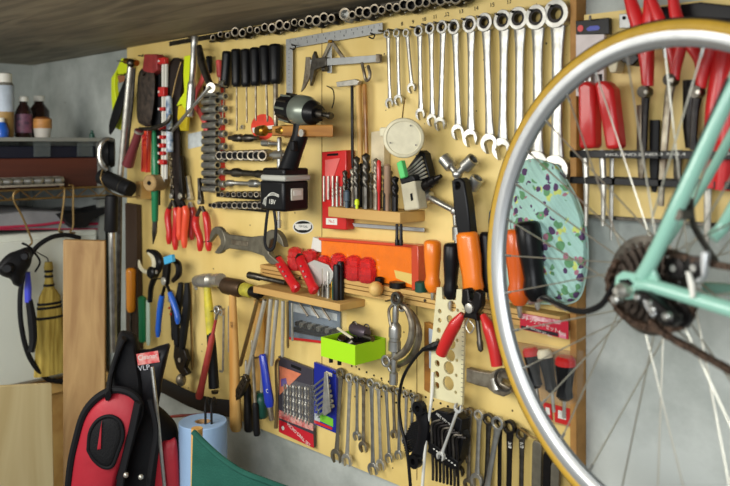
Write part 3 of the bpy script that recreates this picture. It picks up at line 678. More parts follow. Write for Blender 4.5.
# horizontal rows
def row(y0, x0, x1, n, r, L, rowname, red=True, m=CHROME, ax=(-.45, 1, 0), railm=None):
    rr = thing('short_socket_rail', P(x0, y0 + 4), 'short horizontal socket rail, ' + rowname, 'rail')
    q = MB(); a, c = P(x0 - 3, y0 + 2), P(x1 + 3, y0 + 2); q.box(((a.x + c.x) / 2, -.004, (a.z + c.z) / 2), (c.x - a.x, .008, .009)); q.build('rail', railm or BLACKOX, rr)
    for k in range(n):
        x = x0 + (x1 - x0) * k / (n - 1); c = P(x, y0, L + .01); s_ = socket(c, ax, r * (.9 + .2 * k / n), L, None)
        q = s_.build('chrome_socket', (OLDSTEEL, DSTEEL)[k % 2], None, c); s2 = MB(); s2.lathe([(-.0006, r * .5), (-.0006, r * .6), (.001, r * .6), (.001, r * .5)], c, ax, 14, cap=False, closed=True); s2.lathe([(.0012, 1e-4), (.0012, r * .52)], c, ax, 14, cap=False); s2.build('bore', HOLE, q); tag(q, 'socket on the short rail ' + rowname.replace(', upper of two', ' (upper rail)').replace(', lowest of all', ' (lowest rail)') + ', ' + ORD[k] + ' from the left', 'socket', 'sockets of the row ' + rowname)
row(194.5, 222, 262, 8, .0075, .03, 'left of the battery, upper of two')
row(205.5, 214, 265, 11, .0098, .034, 'left of the battery, lowest of all')
row(155.5, 219, 262, 9, .0135, .036, 'beneath the universal joint')
# extension bars, adaptors
def bar(pts, prof, m, name, lab, cat, d=.02):
    M, L = T(pts[0], pts[1], d); b = MB(M); b.lathe([(t * L, r) for t, r in prof], seg=14); return tag(b.build(name, m, None, P(*pts[0], d), ang=45), lab, cat)
bar(((226, 172), (292, 176)), [(0, .006), (.12, .006), (.13, .011), (.2, .012), (.25, .008), (.45, .007), (.5, .0095), (.9, .0095), (.92, .006), (1, .006)], DSTEEL, 'extension_bar', 'dark steel extension bar pointing right towards the battery, upper of two', 'extension bar', .03)
bar(((228, 183), (278, 184)), [(0, .008), (.1, .008), (.12, .005), (.45, .005), (.47, .0095), (.6, .0095), (.62, .0048), (.95, .0048), (1, .004)], CHROME, 'extension_bar', 'thin chrome extension bar with a collar, lower of the two left of the battery', 'extension bar', .03)
bar(((229, 138), (258, 138)), [(0, .005), (.15, .005), (.18, .009), (.42, .01), (.46, .005), (.54, .005), (.58, .01), (.8, .009), (.84, .005), (1, .005)], DSTEEL, 'universal_joint', 'dark steel universal joint lying above the ribbed row of sockets', 'joint', .03)
bar(((263, 143), (282, 144)), [(0, .008), (.35, .008), (.37, .0045), (1, .0045)], CHROME, 'bit_adapter', 'small chrome adapter lying under the brass bolts', 'adapter', .02)
bar(((271, 155), (290, 155)), [(0, .006), (.2, .006), (.22, .011), (.7, .011), (.72, .006), (1, .006)], CHROME, 'bit_adapter', 'chrome adapter right of the ribbed socket row, next to the driver handle', 'adapter', .03)
bar(((279.5, 137), (279.5, 176)), [(0, .004), (.05, .006), (.9, .006), (1, .004)], CHROME, 'extension_bar', 'upright chrome bar hanging left of the driver handle', 'extension bar', .03)
bar(((279, 208), (279, 228)), [(0, .004), (.6, .004), (.62, .006), (1, .005)], STEEL, 'extension_bar', 'short steel bar poking out below the battery', 'extension bar', .02)
q = P(243, 127, .004); b = MB(); b.ring(q.x, q.z, .006, .003, -.008, -.003, 6); tag(b.build('hex_nut', STEEL, None, q), 'small steel hex nut on the board left of the red sticker', 'nut')
# ================================================================== breaker bars crossing
o = thing('breaker_bar', P(194, 36, .05), 'chrome breaker bar hanging upright left of the socket rails', 'ratchet')
M, L = T((195, 36), (189.5, 117), .05); b = MB(M); b.lathe([(0, .008), (.003, .0095), (.03, .0095), (.034, .008), (.55 * L, .0075), (.57 * L, .0095), (.6 * L, .011), (L - .003, .011), (L, .008)], seg=16); b.build('bar', CHROME, o)
b = MB(M); b.ring(0, -.62 * L, .012, .0108, -.0, .0001, 12); b.bm.free()
o = thing('flex_handle', P(201, 47, .055), 'dark steel hinged breaker bar leaning right from the chrome bar', 'ratchet')
pxtube('arm', DSTEEL, [(199, 46, .05), (202, 62, .055), (208, 80, .06), (213, 88, .06)], [.007, .011, .009, .009], o, 12)
b = MB(); b.lathe([(-.012, .013), (.012, .013)], P(213, 88, .06), (.5, -1, 0), 16); b.build('pivot_head', STEEL, o)
o = thing('thin_bar', P(210, 86, .07), 'thin bright steel bar slanting down to the left from the hinged bar', 'bar')
M, L = T((209.5, 87), (172, 131), .075); b = MB(M); b.lathe([(0, .0035), (.002, .0045), (L - .003, .0045), (L, .003)], seg=10); b.build('bar', CHROME, o)
o = thing('red_hand_saw', P(200, 80, .02), 'curved pinkish red frame hanging behind the chrome breaker bar', 'saw')
pxtube('frame', PINKRED, [(205, 68, .02), (202, 80, .02), (196, 93, .02), (195, 104, .02), (200, 113, .02), (205, 124, .02), (206, 134, .02)], .0085, o, 10, .6)
for x, y, nm, m in ((209, 56, 'black', BLACK), (219, 60, 'red', PINKRED)):
    screwdriver((x, y), (x + 1, y + 17), (x + 1.5, y + 48), .0085, nm + ' handled small screwdriver standing in the left socket racks', None, m, STEEL, .002, .015, 2)
q = pxprism('white_label', mat('printed_white_label', (206, 212, 210), .6, noise=.2, nscale=60), [(188, 134), (202, 131), (202, 146), (188, 149)], .0002, .0015, None, None, 0); tag(q, 'small whitish printed label on the board left of the socket rails', 'label')
# ================================================================== far left cluster of the board
o = thing('reflective_band', P(119, 60, .03), 'fluorescent yellow clip-on band hanging at the left edge of the board', 'band')
pxprism('upper_clip', FLUO, [(121, 58), (126, 58), (128, 64), (127, 72), (119, 76), (117, 70), (115, 74), (114, 86), (116, 100), (112, 110), (111, 96), (111, 78), (116, 70)], .02, .034, o, bev=.002)
pxprism('lower_strip', FLUO, [(122, 100), (126, 96), (124, 112), (119, 130), (115, 128), (118, 114)], .02, .03, o, bev=.002)
pxprism('cardboard_tag', mat('brown_card', (150, 96, 60), .7), [(117, 76), (124, 74), (124, 81), (119, 83)], .034, .037, o)
o = thing('black_strap', P(125, 72, .05), 'black webbing strap hanging from the yellow band down to the ear muffs', 'strap')
w = [P(x, y, .055) for x, y in ((127, 80), (122, 96), (117, 112), (112, 126), (110, 134))]
b = MB(); b.tube(smooth(w, 4), lerpr([.010, .019, .024, .018, .006], 17), 10, flat=.25); b.build('webbing', RUBBER, o)
# ear muffs
o = thing('ear_muffs', P(108, 152, .09), 'chrome and black ear muffs hanging from the black strap', 'ear muffs')
b = MB(); c = P(109, 153, .09); b.lathe([(-.012, .024), (0, .03), (.01, .026), (.02, .012)], c, (-.6, -1, 0), 20, 1, 1.3, ref=(1, -.6, 0)); b.build('ear_cup', BLACK, o)
b = MB(); b.lathe([(-.016, .03), (-.004, .033), (-.004, .026)], c, (-.6, -1, 0), 20, 1, 1.3, ref=(1, -.6, 0)); b.build('cushion', RUBBER, o)
pxtube('headband', CHROME, [(113, 140, .1), (106, 139, .12), (100.5, 144, .135), (98.5, 155, .14), (101, 165, .135), (107, 170, .12)], .006, o, 8, 1.8)
# mallet with chrome pipe handle
o = thing('rubber_mallet', P(128, 62, .08), 'rubber mallet with a long steel pipe handle hanging head down', 'mallet')
M, L = T((130.5, 66), (120, 180), .08); b = MB(M); b.lathe([(0, .0085), (.55 * L, .0092), (L, .0085)], seg=16); b.build('pipe_handle', STEEL, o)
b = MB(); a, c = P(101, 176, .115), P(131, 190, .09); ax = (c - a).normalized(); Lh = (c - a).length
b.lathe([(0, .019), (.004, .0225), (Lh - .004, .0225), (Lh, .019)], a, ax, 22, ref=(0, 0, 1)); hd = b.build('head', RUBBER, o)
for t in (.22, .75):
    b = MB(); b.lathe([(Lh * t, .0229), (Lh * t + .003, .0229)], a, ax, 22, ref=(0, 0, 1)); b.build('groove', DSTEEL, hd)
b = MB(); b.tube([P(125.5, 61, .08), P(137, 63, .075)], .0085, 12); b.build('brass_end', BRASS, o)
b = MB(); b.ball(P(131, 63, .085), .012); b.build('tee_joint', DSTEEL, o)
pxtube('wire_guard', BRONZE, [(103, 168, .13), (101, 178, .13), (106, 189, .13), (117, 195, .13), (130, 197, .12), (140, 196, .11)], .0025, o, 6)
pxtube('second_pipe', DSTEEL, [(134, 68, .07), (132, 100, .07), (129, 130, .07), (126, 158, .07)], .005, o, 8)
# black grip on chrome bar
o = thing('chrome_bar', P(111, 196, .12), 'upright chrome bar with a black rubber grip at the right of the white cabinet', 'bar')
M, L = T((111.5, 195), (111, 232), .13); b = MB(M); b.lathe([(0, .012), (.003, .0165), (.1 * L, .0175), (.94 * L, .0185), (L, .016)], seg=18); b.build('grip', RUBBER, o)
M, L = T((111.5, 230), (114, 352), .13); b = MB(M); b.lathe([(0, .0095), (L, .0095)], seg=16); b.build('bar', CHROME, o)
pxtube('dark_pipe', DSTEEL, [(119.5, 196, .09), (119, 250, .09), (118, 330, .09), (118, 420, .09)], .008); tag(bpy.data.objects['dark_pipe'], 'dark narrow steel pipe standing behind the chrome bar', 'pipe')
# trowel in worn leather sheath, crank handle
o = thing('sheathed_hatchet', P(150, 56, .04), 'worn dark sheathed blade with a red top hanging near the left end', 'blade')
pxprism('red_head', mat('dull_red_paint', (156, 54, 52), .5, noise=.3), [(144, 54), (156, 54), (157, 70), (150, 75), (142, 70)], .03, .055, o, bev=.003)
puff('sheath', LEATHER, [(139, 72), (147, 67), (155, 70), (156, 90), (154, 112), (151, 126), (142, 125), (137, 118), (137, 92)], wf(.03), .028, o, sm=3)
b = MB(); b.lathe([(0, .0055), (.004, .0055)], P(143.5, 74, .06), (0, -1, 0), 10); b.build('rivet', DSTEEL, o)
o = thing('crank_brace', P(140, 128, .08), 'crank handled brace with a dark red wooden grip pointing down left', 'brace')
pxtube('crank_arm', DSTEEL, [(140, 129, .085), (152, 128.5, .085), (166, 123, .085), (171, 115, .08)], .0055, o, 10)
M, L = T((139.5, 130), (127.5, 166), .09); b = MB(M); b.lathe([(0, .009), (.005, .0125), (.06 * L, .011), (.5 * L, .0125), (.92 * L, .0165), (L * .97, .017), (L, .012)], seg=16); b.build('grip', mat('dark_red_varnish', (110, 44, 48), .3, coat=.5), o)
b = MB(M); b.lathe([(0.002, .0135), (.008, .0135)], seg=14); b.build('ferrule', STEEL, o)
# red frame under the sheath
o = thing('grid_bracket', P(145, 130, .03), 'small orange red plastic frame with crossed ribs hanging under the sheath', 'frame')
M, L = T((147, 130), (146, 172), .03); b = MB(M); b.plate([(-.017, 0), (.017, 0), (.017, -L), (-.017, -L)], [], -.004, .004); fr = b.build('back_plate', ORANGERED, o, bev=.001)
for a, c in (((-.014, -.004), (.014, -.04)), ((.014, -.004), (-.014, -.04)), ((-.014, -.042), (.014, -.042)), ((-.014, -.002), (-.014, -L)), ((.014, -.002), (.014, -L))):
    b = MB(M); b.tube([(a[0], -.006, a[1]), (c[0], -.006, c[1])], .0022, 6); b.build('rib', RED, o)
# wooden roller
o = thing('wooden_roller', P(146, 186, .05), 'round wooden plug seen end-on behind the green file handle', 'roller')
b = MB(); b.lathe([(0, .02), (.003, .023), (.05, .023), (.053, .02)], P(149, 183, .08), (-.35, 1, 0), 22); b.build('roller', mat('end_grain_wood', (172, 140, 90), .6, noise=.3, nscale=60), o)
b = MB(); b.lathe([(-.001, .006), (.001, .006)], P(149, 183, .0805), (-.35, 1, 0), 12); b.build('axle_hole', HOLE, o)
b = MB(); b.box(P(146, 190, .02), (.03, .05, .05)); b.build('bracket', WOODH, o, bev=.002)
# black stick and green file
M, L = T((158, 62), (158, 205), .03); b = MB(M); b.lathe([(0, .010), (.5 * L, .012), (L, .010)], seg=10, sy=.5); tag(b.build('black_rasp', RUBBER, None, P(158, 62, .03)), 'long flat black rasp hanging behind the green handle', 'rasp')
o = thing('green_file', P(154, 120, .06), 'slim file with a long dark green handle hanging above the red pliers', 'file')
pxtube('handle', GREEN, [(154, 128, .05), (155, 160, .055), (155, 190, .055), (155, 221, .05)], [.005, .010, .0105, .0085], o, 12)
pxtube('tip', DSTEEL, [(155, 220, .05), (154.5, 232, .05), (153, 244, .05)], [.007, .0075, .0015], o, 8)
# measuring staff with red clips
o = thing('measuring_staff', P(164, 56, .04), 'white measuring staff with red plastic clips hanging near the left end', 'staff')
M, L = T((163.5, 58), (163, 182), .04)
b = MB(M); b.box((0, 0, -L / 2), (.010, .006, L)); b.build('staff', WHITE, o, bev=.0006)
b = MB(M); b.box((.012, .002, -L / 2), (.008, .006, L * .95)); b.build('second_staff', WHITE, o, bev=.0006)
for y0, h, w in ((0, .018, .036), (.08, .026, .03), (.135, .01, .024), (.185, .014, .024), (.212, .01, .022), (.234, .012, .024), (.256, .01, .022), (.278, .014, .026)):
    b = MB(M); b.box((.005, -.004, -y0 - h / 2), (w, .014, h)); c = b.build('clip', RED, o, bev=.002)
    b = MB(M); b.lathe([(0, .0035), (.002, .0035)], (-.004, -.011, -y0 - h / 2), (0, -1, 0), 8); b.build('clip_screw', TAPEW, c)
# black bags, blue packet behind
for i, (pts, m, lab, nm) in enumerate([
    ([(150, 60), (160, 62), (160, 120), (158, 150), (152, 150), (150, 100)], RUBBER, 'narrow black pouch between the sheath and the measuring staff', 'black_pouch'),
    ([(170, 62), (182, 60), (183, 80), (180, 130), (182, 200), (174, 204), (171, 150), (168, 100)], mat('dark_brown_cloth', (44, 36, 32), .8, bump=.4), 'long dark brown pouch between the measuring staff and the yellow strip', 'brown_pouch')]):
    tag(puff(nm, m, pts, wf(.004), .03, sm=3), lab, 'pouch')
o = thing('chain_tube', P(169, 98, .05), 'pale blue and white mottled tube between the staff and the brown pouch', 'tube')
M, L = T((169, 96), (170, 152), .05); b = MB(M); b.lathe([(0, .006), (.003, .009), (L, .0095)], seg=12); b.build('tube', mat('mottled_blue_white', (214, 222, 226), .35, noise=1, nscale=55, col2=(50, 90, 130)), o)
M, L = T((170, 150), (173, 205), .05)
CH = mat('rusty_chain', (150, 136, 108), .45, .7, .5, 120, col2=(50, 40, 30))
for k in range(9):
    b = MB(M); w = [(.0055 * math.cos(a * PI / 4) * (1 if k % 2 else .3), -.0055 * math.cos(a * PI / 4) * (.3 if k % 2 else 1), -.012 * k + .009 * math.sin(a * PI / 4)) for a in range(8)]; b.tube(w, .002, 6, closed=True); b.build('chain_link', CH, o)
o = thing('yellow_band', P(186, 56, .03), 'second fluorescent yellow strip, hanging left of the chrome breaker bar', 'band')
pxprism('strip', FLUO, [(184, 56), (190, 55), (191, 76), (189, 98), (185, 110), (181, 104), (176, 106), (180, 98), (184, 92), (183, 74)], .03, .042, o, bev=.002)
pxprism('lower_strip', mat('golden_yellow_webbing', (214, 190, 30), .6), [(178, 106), (186, 104), (187, 118), (186, 131), (180, 131), (177, 118)], .028, .038, o, bev=.002)
pxtube('edge_cord', BRONZE, [(181, 62, .045), (176, 80, .045), (172, 98, .045)], .002, o, 6)
q = pxprism('shade_strip', mat('shade_brown', (64, 46, 32), .6, noise=.3, nscale=14, stretch=(1, 1, .12)), [(125, 203), (136, 205), (138, 372), (126, 368)], .003, .02, None, None, .001); tag(q, 'dark strip standing in for shade at the lower left board edge behind the amber handle', 'shade strip')  # dark strip added for the shade along the board's lower left edge
# orange handled tool low at the left edge
screwdriver((131, 268), (131.5, 312), (131, 335), .015, 'amber handled screwdriver hanging at the lower left edge of the board', None, mat('amber_handle', (222, 140, 30), .35, coat=.4), DSTEEL, .004, .03, 2)
# ================================================================== red handled pliers
pliers((173, 196), (173, 176), (169, 244), (175.5, 250), 'red handled pliers, leftmost under the measuring staff', 'red handled pliers', RED, d=.03, rh=.0085, rj=.009, mids=((168, 214), (176.5, 214)))
pliers((182, 196), (181, 156), (179.5, 240), (184.5, 248), 'orange red handled pliers with a long dark jaw, second from the left', 'red handled pliers', ORANGERED, jm=BLACKOX, d=.035, rh=.0085, rj=.010, mids=((180, 212), (186, 212)))
pliers((190.5, 198), (187.5, 176), (185, 240), (192, 240), 'partly hidden red pliers with pale steel jaws, third from the left', 'red handled pliers', DRED, jm=STEEL, d=.012, rh=.007, mids=((188, 212), (193, 212)))
pliers((201, 202), (199.5, 178), (200, 251), (209, 251), 'red needle nose pliers, rightmost of the red handled ones', 'red handled pliers', RED, d=.03, rh=.0085, rj=.008, mids=((195.5, 222), (206.5, 218)))
# ================================================================== big double open wrench
o = thing('double_open_wrench', P(213, 240, .05), 'large worn grey double open-ended spanner hanging across below the red pliers', 'wrench')
M, L = T((219, 240), (275, 247), .05)
b = MB(M); M2 = M @ Matrix.Translation((0, 0, 0)) @ Matrix.Rotation(PI, 4, 'Y')
o_ = MB(M2); openend(o_, 0, .034, -.006, .006, 40, .46); o_.build('small_jaw', GREYIRON, o, bev=.002)
o_ = MB(M); openend(o_, -L, .04, -.008, .008, -25, .5); o_.build('large_jaw', GREYIRON, o, bev=.002)
b.loft([[(-w, -.004, z), (w, -.004, z), (w, .004, z), (-w, .004, z)] for w, z in ((.026, -.018), (.017, -.045), (.017, -L * .6), (.026, -L + .025))]); b.build('shank', GREYIRON, o, bev=.002)
b = MB(M); b.box((0, -.0045, -L * .42), (.012, .003, L * .3)); b.build('raised_panel', OLDSTEEL, o, bev=.001)
# ================================================================== cutters / blue pliers / dark pliers
o = thing('tubing_cutter', P(148, 262, .05), 'black ring cutter with cream curved jaws, above the blue handled pliers', 'cutter')
pxtube('cream_jaw', CREAM, [(148, 253, .06), (153, 258, .06), (154, 266, .06), (150, 272, .06), (144, 271, .06), (140, 266, .06), (139, 260, .06)], [.003, .007, .008, .007, .006, .007, .003], o, 8, .8)
pxtube('black_arm', BLACK, [(148, 251, .05), (156, 254, .05), (160, 262, .05), (158, 270, .05), (153, 276, .05)], [.006, .0105, .0105, .010, .009], o, 10)
b = MB(); b.lathe([(0, .014), (.006, .017), (.02, .017), (.024, .013)], P(157, 272, .05), (0, -1, 0), 18); b.build('hub', BLACK, o)
b = MB(); b.lathe([(0, .005), (.003, .005)], P(157, 272, .075), (0, -1, 0), 12); b.build('pivot_screw', CHROME, o)
pxtube('black_lever', BLACK, [(155, 276, .045), (151, 288, .045), (150, 302, .045)], [.009, .008, .007], o, 8)
M, L = T((148, 300), (148.5, 345), .04); b = MB(M); b.lathe([(0, .006), (.004, .0075), (L * .9, .0085), (L, .006)], seg=12, sy=.7); b.build('pale_grip', mat('pale_green_grip', (176, 196, 178), .5), o)
M, L = T((142, 296), (143, 342), .03); b = MB(M); b.lathe([(0, .006), (.005, .0125), (L * .5, .0115), (L * .95, .0125), (L, .008)], seg=8); tag(b.build('hand_tool', GREEN, None, P(142, 296, .03)), 'dark green ribbed tool handle hanging left of the pale grip', 'tool')
pliers((165.5, 281), (168, 258), (158, 337), (178, 324), 'pliers with blue handles and a light blue tag on the jaws', None, BLUE, jm=BLACKOX, d=.06, rh=.0075, rj=.013, jaww=1., jr=.008, mids=((161, 302), (172, 298)))
q = pxprism('blue_tape', CYAN, [(163, 257), (171, 254.5), (172, 262), (164, 265)], .066, .078, None, None, .002); tag(q, 'light blue tape wrapped round the jaws of the blue handled pliers', 'tape')
pxtube('hook_bar', BLACKOX, [(172, 259, .05), (178, 264, .05), (178.5, 274, .05), (173, 281, .05)], [.006, .009, .009, .006]); tag(bpy.data.objects['hook_bar'], 'black curved hook jaw right of the blue taped jaws', 'hook')
o = thing('water_pump_pliers', P(181, 285, .03), 'large pliers with black dipped handles hanging right of the blue handled pliers', 'pliers')
for pts, nm in ((((181, 283, .035), (179, 300, .035), (176, 320, .035), (177, 345, .035)), 'left_grip'), (((187, 283, .035), (187, 305, .035), (184, 330, .035), (182, 352, .035)), 'right_grip')):
    pxtube(nm, RUBBER, pts, [.007, .0115, .011, .008], o, 10)
pxprism('jaw', BLACKOX, [(174, 345), (184, 350), (187, 360), (184, 368), (188, 374), (182, 377), (176, 368), (173, 357)], .028, .042, o, bev=.002)
b = MB(); b.lathe([(0, .006), (.003, .006)], P(180, 360, .043), (0, -1, 0), 10); b.build('pivot', STEEL, o)
pliers((171, 300), (170, 290), (173, 340), (183, 335), 'small pliers with red dots on dark handles behind the blue handles', None, RUBBER, d=.015, rh=.005)
for x, y in ((169.5, 308), (171, 314)):
    b = MB(); b.lathe([(0, .004), (.003, .003)], P(x, y, .02), (0, -1, 0), 10); q = b.build('red_button', RED, None, P(x, y, .02)); tag(q, 'tiny red button behind the blue pliers, ' + ('upper' if y < 310 else 'lower') + ' of two', 'button')
M, L = T((190.5, 282), (192, 370), .015); b = MB(M); b.lathe([(0, .003), (L * .9, .0035), (L, .002)], seg=8); tag(b.build('steel_rod', BRONZE, None, P(190.5, 282, .015)), 'thin brassy rod hanging right of the black dipped pliers', 'rod')
b = MB(); b.ball(P(181, 380, .04), .014, sz=1.2); tag(b.build('round_weight', OLDSTEEL, None, P(181, 380, .02)), 'rounded worn steel knob below the black dipped pliers', 'knob')
# ================================================================== hammers
o = thing('claw_hammer', P(208, 282, .03), 'steel hammer with a yellow and black grip hanging under the big spanner', 'hammer')
a, c = P(195, 281, .035), P(221, 280, .06); ax = (c - a).normalized(); Lh = (c - a).length
b = MB(); b.lathe([(0, .006), (.01, .014), (Lh * .35, .018), (Lh * .62, .018), (Lh * .68, .011), (Lh * .8, .0115), (Lh * .83, .0165), (Lh, .0165)], a, ax, 16, ref=(0, 0, 1)); b.build('head', STEEL, o)
pxtube('claw', STEEL, [(201, 279, .04), (197, 283, .035), (196, 287, .035), (197, 290, .035)], [.009, .008, .006, .002], o, 8)
pxtube('yellow_sleeve', YEL, [(207, 286, .045), (209, 310, .045), (210.5, 334, .045)], [.0085, .0115, .0105], o, 12)
pxtube('black_grip', RUBBER, [(210.5, 332, .045), (212, 350, .045), (214, 388, .045)], [.010, .012, .0135], o, 12)
b = MB(); q = P(215, 391, .045); b.lathe([(0, .01), (.006, .008)], q, (0, 0, -1), 12); b.build('end_cap', DSTEEL, o)
o = thing('ball_mallet', P(236, 290, .03), 'brown headed mallet with a long pale wooden handle reaching the board edge', 'mallet')
a, c = P(219, 284, .05), P(243, 289, .05); ax = (c - a).normalized(); Lh = (c - a).length
b = MB(); b.lathe([(0, .007), (.008, .0125), (.02, .0135), (.03, .021), (Lh - .01, .0215), (Lh, .018)], a, ax, 18, ref=(0, 0, 1)); b.build('head', mat('brown_iron', (92, 72, 54), .4, .7, .3), o)
M, L = T((232.5, 294), (236, 431), .055); b = MB(M); b.lathe([(0, .010), (.3 * L, .0125), (.75 * L, .0155), (.97 * L, .017), (L, .012)], seg=14, sy=.8); b.build('handle', HANDLEWOOD, o)
text('stamp', 'EBI', at(231.5, 325, .0715, 88), .012, INK, o)
o = thing('wooden_mallet', P(248, 290, .03), 'mallet with a yellow taped collar hanging behind the steel rods', 'mallet')
b = MB(); a, c = P(243, 289, .05), P(262, 294, .05); ax = (c - a).normalized(); b.lathe([(0, .012), (.004, .0165), (.03, .0165), (.034, .013)], a, ax, 18, ref=(0, 0, 1)); b.build('yellow_collar', mat('dirty_yellow', (190, 178, 60), .5, noise=.4, nscale=90), o)
b = MB(); b.lathe([(.032, .0125), (.06, .014), (.07, .011)], a, ax, 16, ref=(0, 0, 1)); b.build('dark_head', BLACKOX, o)
M, L = T((259, 300), (259, 398), .02); b = MB(M); b.lathe([(0, .012), (.6 * L, .0145), (L * .98, .0145), (L, .012)], seg=14); b.build('handle', HANDLEWOOD, o)
# red handled ratchet
o = thing('red_ratchet', P(218, 311, .07), 'ratchet with a long pinkish red handle slanting down left over the hammer', 'ratchet')
M, L = T((218, 310), (199, 398), .075); b = MB(M); b.lathe([(.1 * L, .0035), (.28 * L, .0045), (.3 * L, .0075), (.85 * L, .0085), (.97 * L, .0105), (L, .008)], seg=14); b.build('handle', mat('worn_red_paint', (170, 60, 52), .45, noise=.25), o)
M3, _ = T((218, 310), (215, 330), .075); b = MB(M3); b.ring(0, 0, .0115, .006, -.006, .006, 16); b.build('ratchet_head', CHROME, o, bev=.001)
b = MB(M); b.lathe([(0.012, .004), (.12 * L, .0035)], seg=8); b.build('neck', CHROME, o)
b = MB(M3); b.ring(.016, .001, .0085, .005, -.004, .004, 14); b.build('second_ring', CHROME, o)
for t, bo, lab in (((224, 308), (223, 372), 'thin steel rod with a bent foot hanging beside the mallet handle, left of two'), ((229, 306), (229, 352), 'thin steel rod beside the mallet handle, right of two')):
    M, L = T(t, bo, .03); b = MB(M); b.tube([(0, 0, 0), (0, 0, -L + .006), (-.004, 0, -L), (-.014, 0, -L)] if 'left' in lab else [(0, 0, 0), (0, 0, -L)], .003, 8); tag(b.build('hex_rod', STEEL, None, P(*t, .03)), lab, 'rod')
# black strap under the board with hooks for the paper roll
o = thing('black_belt', P(160, 383, .06), 'wide black belt hanging in a shallow curve below the board', 'belt')
b = MB(); w = smooth([P(x, y, .06) for x, y in ((150, 380), (168, 388), (190, 399), (212, 406), (236, 409))], 5); b.tube(w, .021, 10, flat=.22); b.build('webbing', RUBBER, o)
pxtube('red_edge', DRED, [(160, 418, .09), (178, 416, .09), (196, 415, .09), (210, 414, .09)], .004, o, 6)
# ================================================================== drill bits in the wooden block
XB = P(425, 211, 0).x; DB = .073
ZB1 = P(400, 212.5, DB).z; ZB0 = P(400, 223.5, DB).z; XA = P(328, 206, DB).x
b = MB(); b.box(((XA + XB) / 2, -DB / 2, (ZB1 + ZB0) / 2), (XB - XA, DB, ZB1 - ZB0)); tag(b.build('drill_block', WOODH, None, ((XA + XB) / 2, 0, ZB0), .0015), 'wooden shelf block under the white tape measure with drill bits standing in it', 'block')
def twist(px, top, d, r, m, lab, name='drill_bit', shank=None, turns=None, cat='drill bit'):
    q0 = P(px, top, d); L = q0.z - ZB1
    if L < .01: L = .01
    o = thing(name, (q0.x, q0.y, ZB1), lab, cat, 'drill bits standing in the wooden block')
    Lf = L * (.62 if shank is None else shank); nn = 26; rings = []
    for i in range(nn + 1):
        t = i / nn; z = q0.z - Lf * t; a0 = t * Lf / (r * 5.2) * 2 * PI
        sc = min(1, t * 12 + .15); ring = []
        for j in range(10):
            a = 2 * PI * j / 10; e = abs(math.cos(a)); rr = r * sc * (.42 + .58 * e ** .6)
            ring.append((q0.x + rr * math.cos(a + a0), q0.y + rr * math.sin(a + a0), z))
        rings.append(ring)
    b = MB(); b.loft(rings); b.build('flute', m, o, ang=60)
    b = MB(); b.lathe([(0, r * .85), (L - Lf + .004, r * .85)], (q0.x, q0.y, q0.z - Lf + .002), (0, 0, -1), 10); b.build('shank', m if shank is None else BLACKOX, o)
    return o
BITS = [(333, 188, .045, .0035, STEEL), (337, 182, .055, .0035, STEEL), (341, 186, .03, .0032, STEEL), (345, 170, .045, .006, DSTEEL), (349, 178, .062, .0045, BLACKOX), (353, 168, .03, .0072, OLDSTEEL),
        (356.5, 156, .055, .0078, DSTEEL), (361, 163, .035, .0055, BLACKOX), (366, 153, .055, .009, DSTEEL), (371, 172, .035, .0055, OLDSTEEL), (376, 158, .055, .0065, OLDSTEEL), (380, 165, .03, .005, DSTEEL), (385, 178, .06, .0048, BLACKOX), (390, 170, .04, .006, OLDSTEEL), (395, 176, .06, .0075, BLACKOX)]
for i, (px, top, d, r, m) in enumerate(BITS):
    twist(px, top, d, r, m, 'twist drill bit standing in the wooden block, ' + ORD[i] + ' from the left')
for px, top, d, r, m, lab in ((379, 160, .066, .0045, RED, 'slim red driver standing among the drill bits'), (387.5, 164, .066, .007, mat('pale_brown_grip', (150, 120, 96), .5), 'pale brown rounded tool standing among the drill bits'), (357, 199, .068, .005, FLUO, 'short yellow green stub between the drill bits'), (347, 190, .068, .006, mat('blue_grey_plastic', (70, 84, 96), .4), 'blue grey short driver standing left among the drill bits')):
    q = P(px, top, d); b = MB(); L = q.z - ZB1; b.lathe([(0, r * .5), (.004, r), (L * .6, r), (L * .65, r * .6), (L, r * .6)], q, (0, 0, -1), 12); tag(b.build('bit_driver', m, None, (q.x, q.y, ZB1)), lab, 'driver')
for x in (397, 401):
    q = P(x, 224, .05); b = MB(); b.lathe([(0, .003), (.03, .0035), (.032, .0045), (.042, .004)], q, (0, 0, -1), 10); tag(b.build('hanging_bit', BLACKOX, None, q), 'thin black bit tip sticking out under the wooden drill block, ' + ('left' if x < 400 else 'right') + ' of two', 'drill bit')
o = thing('flat_rule', P(355, 226, .02), 'flat pale steel rule lying under the wooden drill block', 'rule')
pxprism('blade', RULE, [(352, 223), (424, 228), (424, 232), (354, 227)], .01, .014, o)
